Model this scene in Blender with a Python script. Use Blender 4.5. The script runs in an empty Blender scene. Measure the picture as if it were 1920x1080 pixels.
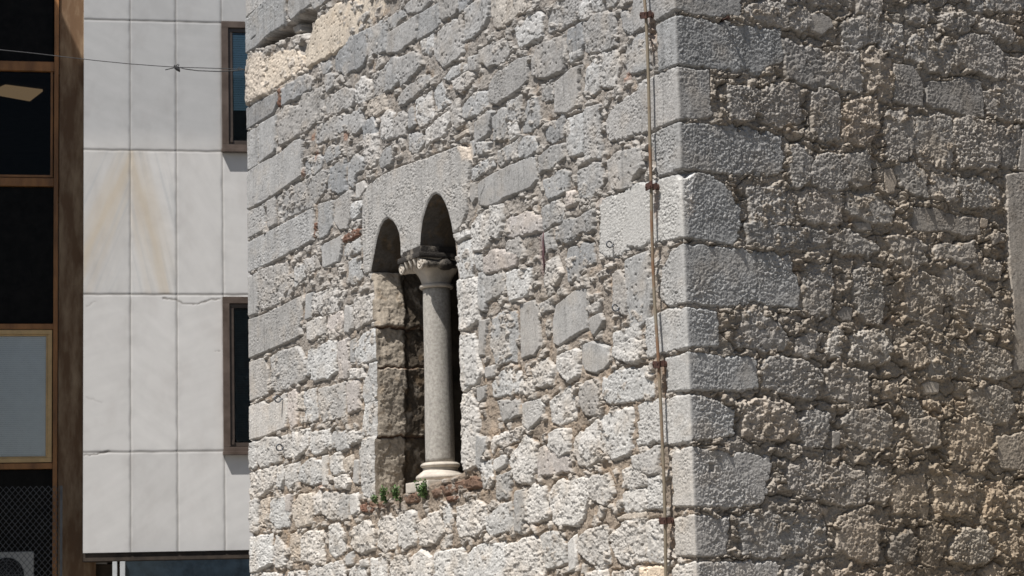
import bpy, bmesh, math, random
import numpy as np
from mathutils import Vector

# ------------------------------------------------------------------ camera, sky, sun
scene = bpy.context.scene
col = scene.collection
F_PX = 4200.0
PITCH = math.atan(639.0 / F_PX)
ROLL = math.radians(1.55)
CAM = np.array([0.0, 0.0, 1.6])
_F = np.array([0, math.cos(PITCH), math.sin(PITCH)])
_R0 = np.array([1.0, 0, 0])
_U0 = np.array([0, -math.sin(PITCH), math.cos(PITCH)])
_R = math.cos(ROLL) * _R0 - math.sin(ROLL) * _U0
_U = math.cos(ROLL) * _U0 + math.sin(ROLL) * _R0

cam_d = bpy.data.cameras.new('camera')
cam = bpy.data.objects.new('camera', cam_d)
col.objects.link(cam)
scene.camera = cam
cam_d.sensor_width = 36.0
cam_d.lens = 36.0 * F_PX / 1920.0
cam_d.clip_start = 0.1
cam_d.clip_end = 3000
from mathutils import Matrix
cam.matrix_world = Matrix(((_R[0], _U[0], -_F[0], CAM[0]), (_R[1], _U[1], -_F[1], CAM[1]),
                           (_R[2], _U[2], -_F[2], CAM[2]), (0, 0, 0, 1)))
cam_d.dof.use_dof = True
cam_d.dof.focus_distance = 13.6
cam_d.dof.aperture_fstop = 9.0

SUN_ELEV = math.radians(60.5)
SUN_AZ = math.radians(228.5)            # math angle of the direction towards the sun, in the XY plane
sdir = np.array([math.cos(SUN_ELEV) * math.cos(SUN_AZ), math.cos(SUN_ELEV) * math.sin(SUN_AZ), math.sin(SUN_ELEV)])
sun_d = bpy.data.lights.new('sun', 'SUN')
sun_d.energy = 5.0
sun_d.angle = math.radians(0.5)
sun_d.color = (1.0, 0.972, 0.93)
sun = bpy.data.objects.new('sun', sun_d)
col.objects.link(sun)
sun.rotation_euler = Vector(sdir).to_track_quat('Z', 'Y').to_euler()
sun.location = (-6, -6, 20)

world = bpy.data.worlds.new('World')
scene.world = world
world.use_nodes = True
wn = world.node_tree
sky = wn.nodes.new('ShaderNodeTexSky')
sky.sky_type = 'NISHITA'
sky.sun_disc = False
sky.sun_elevation = SUN_ELEV
sky.sun_rotation = math.radians(90) - SUN_AZ
wn.links.new(sky.outputs[0], wn.nodes['Background'].inputs[0])
wn.nodes['Background'].inputs[1].default_value = 0.05
scene.view_settings.view_transform = 'Standard'
scene.view_settings.look = 'None'
scene.view_settings.gamma = 1.0
scene.view_settings.use_curve_mapping = False
scene.view_settings.exposure = 0.38


# ------------------------------------------------------------------ projection helpers
def ray(x, y):
    d = _F * F_PX + _R * (x - 960.0) - _U * (y - 540.0)
    return d / np.linalg.norm(d)


def hit(x, y, p0, n):
    d = ray(x, y)
    return CAM + d * (np.dot(p0 - CAM, n) / np.dot(d, n))


def vp_dir(x):
    d = ray(x, 1238.0 - 0.02706 * (x + 1230.0))
    d = np.array([d[0], d[1], 0.0])
    return d / np.linalg.norm(d)


UPV = np.array([0, 0, 1.0])
EL = vp_dir(-1230)          # along the sunny wall, away from the corner
ER = vp_dir(8000)           # along the raking wall, away from the corner
EM = vp_dir(22000)          # along the marble facade, to the right
NL = np.array([-EL[1], EL[0], 0.0])
if NL @ (CAM - np.array([0, 13, 1.6])) < 0: NL = -NL
NR = np.array([ER[1], -ER[0], 0.0])
NM = np.array([EM[1], -EM[0], 0.0])
_c = ray(1285, 540)
C0 = CAM + _c * (13.0 / math.hypot(_c[0], _c[1]))
C0 = np.array([C0[0], C0[1], 0.0])     # foot of the tower corner
_cq = [((C0 + UPV * z - CAM) @ _R / ((C0 + UPV * z - CAM) @ _F) * F_PX + 960,
        540 - (C0 + UPV * z - CAM) @ _U / ((C0 + UPV * z - CAM) @ _F) * F_PX) for z in (1.0, 7.0)]


def corner_x(y):
    (x0, y0), (x1, y1) = _cq
    return x0 + (x1 - x0) * (y - y0) / (y1 - y0)


def sv(x, y):
    """photo point -> (s, v) on the tower walls; s<0 sunny wall, s>0 raking wall"""
    if x < corner_x(y):
        P = hit(x, y, C0, NL)
        return (-float((P - C0) @ EL), float(P[2]))
    P = hit(x, y, C0, NR)
    return (float((P - C0) @ ER), float(P[2]))


def V3(s, v, d=0.0):
    if s < 0:
        return C0 + EL * (-s) + UPV * v + NL * d
    return C0 + ER * s + UPV * v + NR * d


# ------------------------------------------------------------------ object helpers
def link_mesh(name, me, mat=None, parent=None):
    o = bpy.data.objects.new(name, me)
    col.objects.link(o)
    if mat is not None: me.materials.append(mat)
    if parent is not None: o.parent = parent
    return o


def tag(o, label, cat, group=None, kind=None):
    if label: o['label'] = label
    if cat: o['category'] = cat
    if group: o['group'] = group
    if kind: o['kind'] = kind
    return o


def empty(name, loc, label, cat, group=None):
    o = bpy.data.objects.new(name, None)
    col.objects.link(o)
    o.empty_display_size = 0.1
    o['base'] = [float(q) for q in loc]
    return tag(o, label, cat, group)


def np_mesh(name, co, quads, colr=None, smooth=True):
    me = bpy.data.meshes.new(name)
    n, f = len(co), len(quads)
    me.vertices.add(n)
    me.vertices.foreach_set('co', np.ascontiguousarray(co, dtype=np.float32).ravel())
    me.loops.add(4 * f)
    me.loops.foreach_set('vertex_index', np.ascontiguousarray(quads, dtype=np.int32).ravel())
    me.polygons.add(f)
    me.polygons.foreach_set('loop_start', np.arange(0, 4 * f, 4, dtype=np.int32))
    if smooth: me.polygons.foreach_set('use_smooth', np.ones(f, dtype=bool))
    if colr is not None:
        a = me.color_attributes.new('tint', 'FLOAT_COLOR', 'POINT')
        c4 = np.ones((n, 4), dtype=np.float32)
        c4[:, :3] = colr
        a.data.foreach_set('color', c4.ravel())
    me.update(calc_edges=True)
    return me


class MB:
    """collects shapes for ONE mesh object"""
    def __init__(self): self.bm = bmesh.new()

    def box(self, o, ax, ay, az, bevel=0.0):
        """o = corner, ax ay az = edge vectors"""
        o, ax, ay, az = map(np.asarray, (o, ax, ay, az))
        vs = [self.bm.verts.new(o + ax * i + ay * j + az * k) for k in (0, 1) for j in (0, 1) for i in (0, 1)]
        fs = [(0, 2, 3, 1), (4, 5, 7, 6), (0, 1, 5, 4), (2, 6, 7, 3), (0, 4, 6, 2), (1, 3, 7, 5)]
        F = [self.bm.faces.new([vs[i] for i in f]) for f in fs]
        if np.dot(np.cross(ax, ay), az) < 0:
            for f in F: f.normal_flip()
        if bevel > 0:
            es = {e for f in F for e in f.edges}
            bmesh.ops.bevel(self.bm, geom=list(es), offset=bevel, segments=2, profile=0.7, affect='EDGES')
        return self

    def tube(self, pts, r, n=8, caps=True, closed=False):
        pts = [np.asarray(p, float) for p in pts]
        rs = r if hasattr(r, '__len__') else [r] * len(pts)
        rings = []
        m = len(pts)
        up = None
        for i, p in enumerate(pts):
            a = pts[(i - 1) % m] if (i > 0 or closed) else p
            b = pts[(i + 1) % m] if (i < m - 1 or closed) else p
            t = b - a
            t = t / (np.linalg.norm(t) + 1e-12)
            if up is None:
                up = np.cross(t, [0.3, 0.5, 0.81]); up /= np.linalg.norm(up)
            up = up - t * (up @ t); up /= np.linalg.norm(up)
            w = np.cross(t, up)
            rings.append([self.bm.verts.new(p + rs[i] * (math.cos(2 * math.pi * k / n) * up + math.sin(2 * math.pi * k / n) * w)) for k in range(n)])
        for i in range(m if closed else m - 1):
            A, B = rings[i], rings[(i + 1) % m]
            for k in range(n):
                f = self.bm.faces.new((A[k], A[(k + 1) % n], B[(k + 1) % n], B[k])); f.smooth = True
        if caps and not closed:
            self.bm.faces.new(rings[0][::-1]); self.bm.faces.new(rings[-1])
        return self

    def lathe(self, c, prof, n=40, ax=None, ay=None, az=None):
        """prof: list of (radius, height)"""
        c = np.asarray(c, float)
        ax = np.array([1.0, 0, 0]) if ax is None else ax
        ay = np.array([0, 1.0, 0]) if ay is None else ay
        az = UPV if az is None else az
        R = [[self.bm.verts.new(c + r * (math.cos(2 * math.pi * k / n) * ax + math.sin(2 * math.pi * k / n) * ay) + az * h) for k in range(n)] for r, h in prof]
        for A, B in zip(R[:-1], R[1:]):
            for k in range(n):
                f = self.bm.faces.new((A[k], A[(k + 1) % n], B[(k + 1) % n], B[k])); f.smooth = True
        self.bm.faces.new(R[0][::-1]); self.bm.faces.new(R[-1])
        return self

    def build(self, name, mat, parent=None):
        me = bpy.data.meshes.new(name)
        bmesh.ops.recalc_face_normals(self.bm, faces=self.bm.faces[:])
        self.bm.to_mesh(me); self.bm.free()
        return link_mesh(name, me, mat, parent)


# ------------------------------------------------------------------ noise (numpy)
def _hash(ix, iy, seed):
    h = (ix.astype(np.uint32) * np.uint32(374761393) + iy.astype(np.uint32) * np.uint32(668265263) + np.uint32((seed * 2246822519) & 0xffffffff))
    h = (h ^ (h >> np.uint32(13))) * np.uint32(1274126177)
    h = h ^ (h >> np.uint32(16))
    h = (h * np.uint32(2654435761)) & np.uint32(0xffffffff)
    return (h ^ (h >> np.uint32(15))).astype(np.float32) / np.float32(4294967295.0)


def gnoise(x, y, seed=0):
    """gradient noise, about -1..1"""
    x = np.asarray(x, np.float32); y = np.asarray(y, np.float32)
    x0 = np.floor(x); y0 = np.floor(y)
    fx = x - x0; fy = y - y0
    ix = x0.astype(np.int64); iy = y0.astype(np.int64)
    u = fx * fx * fx * (fx * (fx * 6 - 15) + 10)
    w = fy * fy * fy * (fy * (fy * 6 - 15) + 10)
    out = []
    for dy in (0, 1):
        row = []
        for dx in (0, 1):
            a = _hash(ix + dx, iy + dy, seed) * np.float32(6.2831853)
            row.append(np.cos(a) * (fx - dx) + np.sin(a) * (fy - dy))
        out.append(row[0] + u * (row[1] - row[0]))
    return (out[0] + w * (out[1] - out[0])) * np.float32(1.5)


def fbm(x, y, oct=4, seed=0, gain=0.5):
    t = 0; a = 1.0; n = 0
    for i in range(oct):
        t = t + a * gnoise(x * 2.03 ** i, y * 2.03 ** i, seed + i * 17)
        n += a; a *= gain
    return t / n


def worley(x, y, seed=0, plane=False):
    """F1, F2, cell random; plane=True also gives a random facet height"""
    x = np.asarray(x, np.float32); y = np.asarray(y, np.float32)
    x0 = np.floor(x).astype(np.int64); y0 = np.floor(y).astype(np.int64)
    f1 = np.full(x.shape, 9.0, np.float32); f2 = np.full(x.shape, 9.0, np.float32)
    cid = np.zeros(x.shape, np.float32); fac = np.zeros(x.shape, np.float32)
    for dy in (-1, 0, 1):
        for dx in (-1, 0, 1):
            cx = x0 + dx; cy = y0 + dy
            px = cx + _hash(cx, cy, seed); py = cy + _hash(cx, cy, seed + 1)
            ex = x - px; ey = y - py
            d = np.sqrt(ex * ex + ey * ey).astype(np.float32)
            near = d < f1
            f2 = np.where(near, f1, np.minimum(f2, d))
            f1 = np.where(near, d, f1)
            r = _hash(cx, cy, seed + 2)
            cid = np.where(near, r, cid)
            if plane:
                g = (r - 0.5) + (_hash(cx, cy, seed + 3) - 0.5) * 2.2 * ex + (_hash(cx, cy, seed + 4) - 0.5) * 2.2 * ey
                fac = np.where(near, g, fac)
    return (f1, f2, cid, fac) if plane else (f1, f2, cid)


def sstep(a, b, x):
    t = np.clip((x - a) / (b - a), 0, 1)
    return t * t * (3 - 2 * t)


def poly_dist(X, Y, P):
    """signed distance, positive inside"""
    P = np.asarray(P, np.float32)
    inside = np.zeros(X.shape, bool)
    d2 = np.full(X.shape, 1e9, np.float32)
    n = len(P)
    for i in range(n):
        ax, ay = P[i]; bx, by = P[(i + 1) % n]
        ex, ey = bx - ax, by - ay
        L = ex * ex + ey * ey + 1e-12
        t = np.clip(((X - ax) * ex + (Y - ay) * ey) / L, 0, 1)
        qx = X - ax - t * ex; qy = Y - ay - t * ey
        d2 = np.minimum(d2, qx * qx + qy * qy)
        if by != ay:
            c = ((ay > Y) != (by > Y)) & (X < ex * (Y - ay) / (by - ay) + ax)
            inside ^= c
    d = np.sqrt(d2)
    return np.where(inside, d, -d)


# ------------------------------------------------------------------ materials
def new_mat(name):
    m = bpy.data.materials.new(name); m.use_nodes = True
    nt = m.node_tree
    return m, nt, nt.nodes['Principled BSDF']


def nd(nt, t, **kw):
    n = nt.nodes.new(t)
    for k, v in kw.items():
        if k in n.inputs.keys(): n.inputs[k].default_value = v
        else: setattr(n, k, v)
    return n


def coords(nt):
    return nd(nt, 'ShaderNodeTexCoord').outputs['Object']


def plain(name, c, rough=0.6, metal=0.0, var=0.25, scale=8.0, bump=0.0, bscale=60.0, c2=None, stretch=(1, 1, 1), lo=0.35, hi=0.65):
    m, nt, b = new_mat(name)
    mp = nd(nt, 'ShaderNodeMapping'); mp.inputs['Scale'].default_value = stretch
    nt.links.new(coords(nt), mp.inputs[0])
    n = nd(nt, 'ShaderNodeTexNoise', Scale=scale, Detail=6.0, Roughness=0.62)
    nt.links.new(mp.outputs[0], n.inputs['Vector'])
    r = nd(nt, 'ShaderNodeValToRGB')
    a = tuple(x * (1 - var) for x in c); z = tuple(min(1, x * (1 + var)) for x in c) if c2 is None else c2
    r.color_ramp.elements[0].color = (*a, 1); r.color_ramp.elements[1].color = (*z, 1)
    r.color_ramp.elements[0].position = lo; r.color_ramp.elements[1].position = hi
    nt.links.new(n.outputs['Fac'], r.inputs[0])
    nt.links.new(r.outputs[0], b.inputs['Base Color'])
    b.inputs['Roughness'].default_value = rough; b.inputs['Metallic'].default_value = metal
    if bump > 0:
        n2 = nd(nt, 'ShaderNodeTexNoise', Scale=bscale, Detail=5.0, Roughness=0.65)
        nt.links.new(mp.outputs[0], n2.inputs['Vector'])
        bp = nd(nt, 'ShaderNodeBump', Strength=0.7, Distance=bump)
        nt.links.new(n2.outputs['Fac'], bp.inputs['Height']); nt.links.new(bp.outputs[0], b.inputs['Normal'])
    return m


def stone_mat(name):
    m, nt, b = new_mat(name)
    at = nd(nt, 'ShaderNodeVertexColor'); at.layer_name = 'tint'
    co = coords(nt)
    n = nd(nt, 'ShaderNodeTexNoise', Scale=55.0, Detail=6.0, Roughness=0.7)
    nt.links.new(co, n.inputs['Vector'])
    mr = nd(nt, 'ShaderNodeMapRange'); mr.inputs[1].default_value = 0.3; mr.inputs[2].default_value = 0.7
    mr.inputs[3].default_value = 0.76; mr.inputs[4].default_value = 1.2
    nt.links.new(n.outputs['Fac'], mr.inputs[0])
    mx = nd(nt, 'ShaderNodeMix', data_type='RGBA', blend_type='MULTIPLY')
    mx.inputs[0].default_value = 1.0
    nt.links.new(at.outputs[0], mx.inputs[6]); nt.links.new(mr.outputs[0], mx.inputs[7])
    nt.links.new(mx.outputs[2], b.inputs['Base Color'])
    n2 = nd(nt, 'ShaderNodeTexNoise', Scale=150.0, Detail=4.0, Roughness=0.65)
    nt.links.new(co, n2.inputs['Vector'])
    bp = nd(nt, 'ShaderNodeBump', Strength=0.55, Distance=0.0055)
    nt.links.new(n2.outputs['Fac'], bp.inputs['Height']); nt.links.new(bp.outputs[0], b.inputs['Normal'])
    b.inputs['Roughness'].default_value = 0.92
    b.inputs['Specular IOR Level'].default_value = 0.2
    return m


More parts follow.
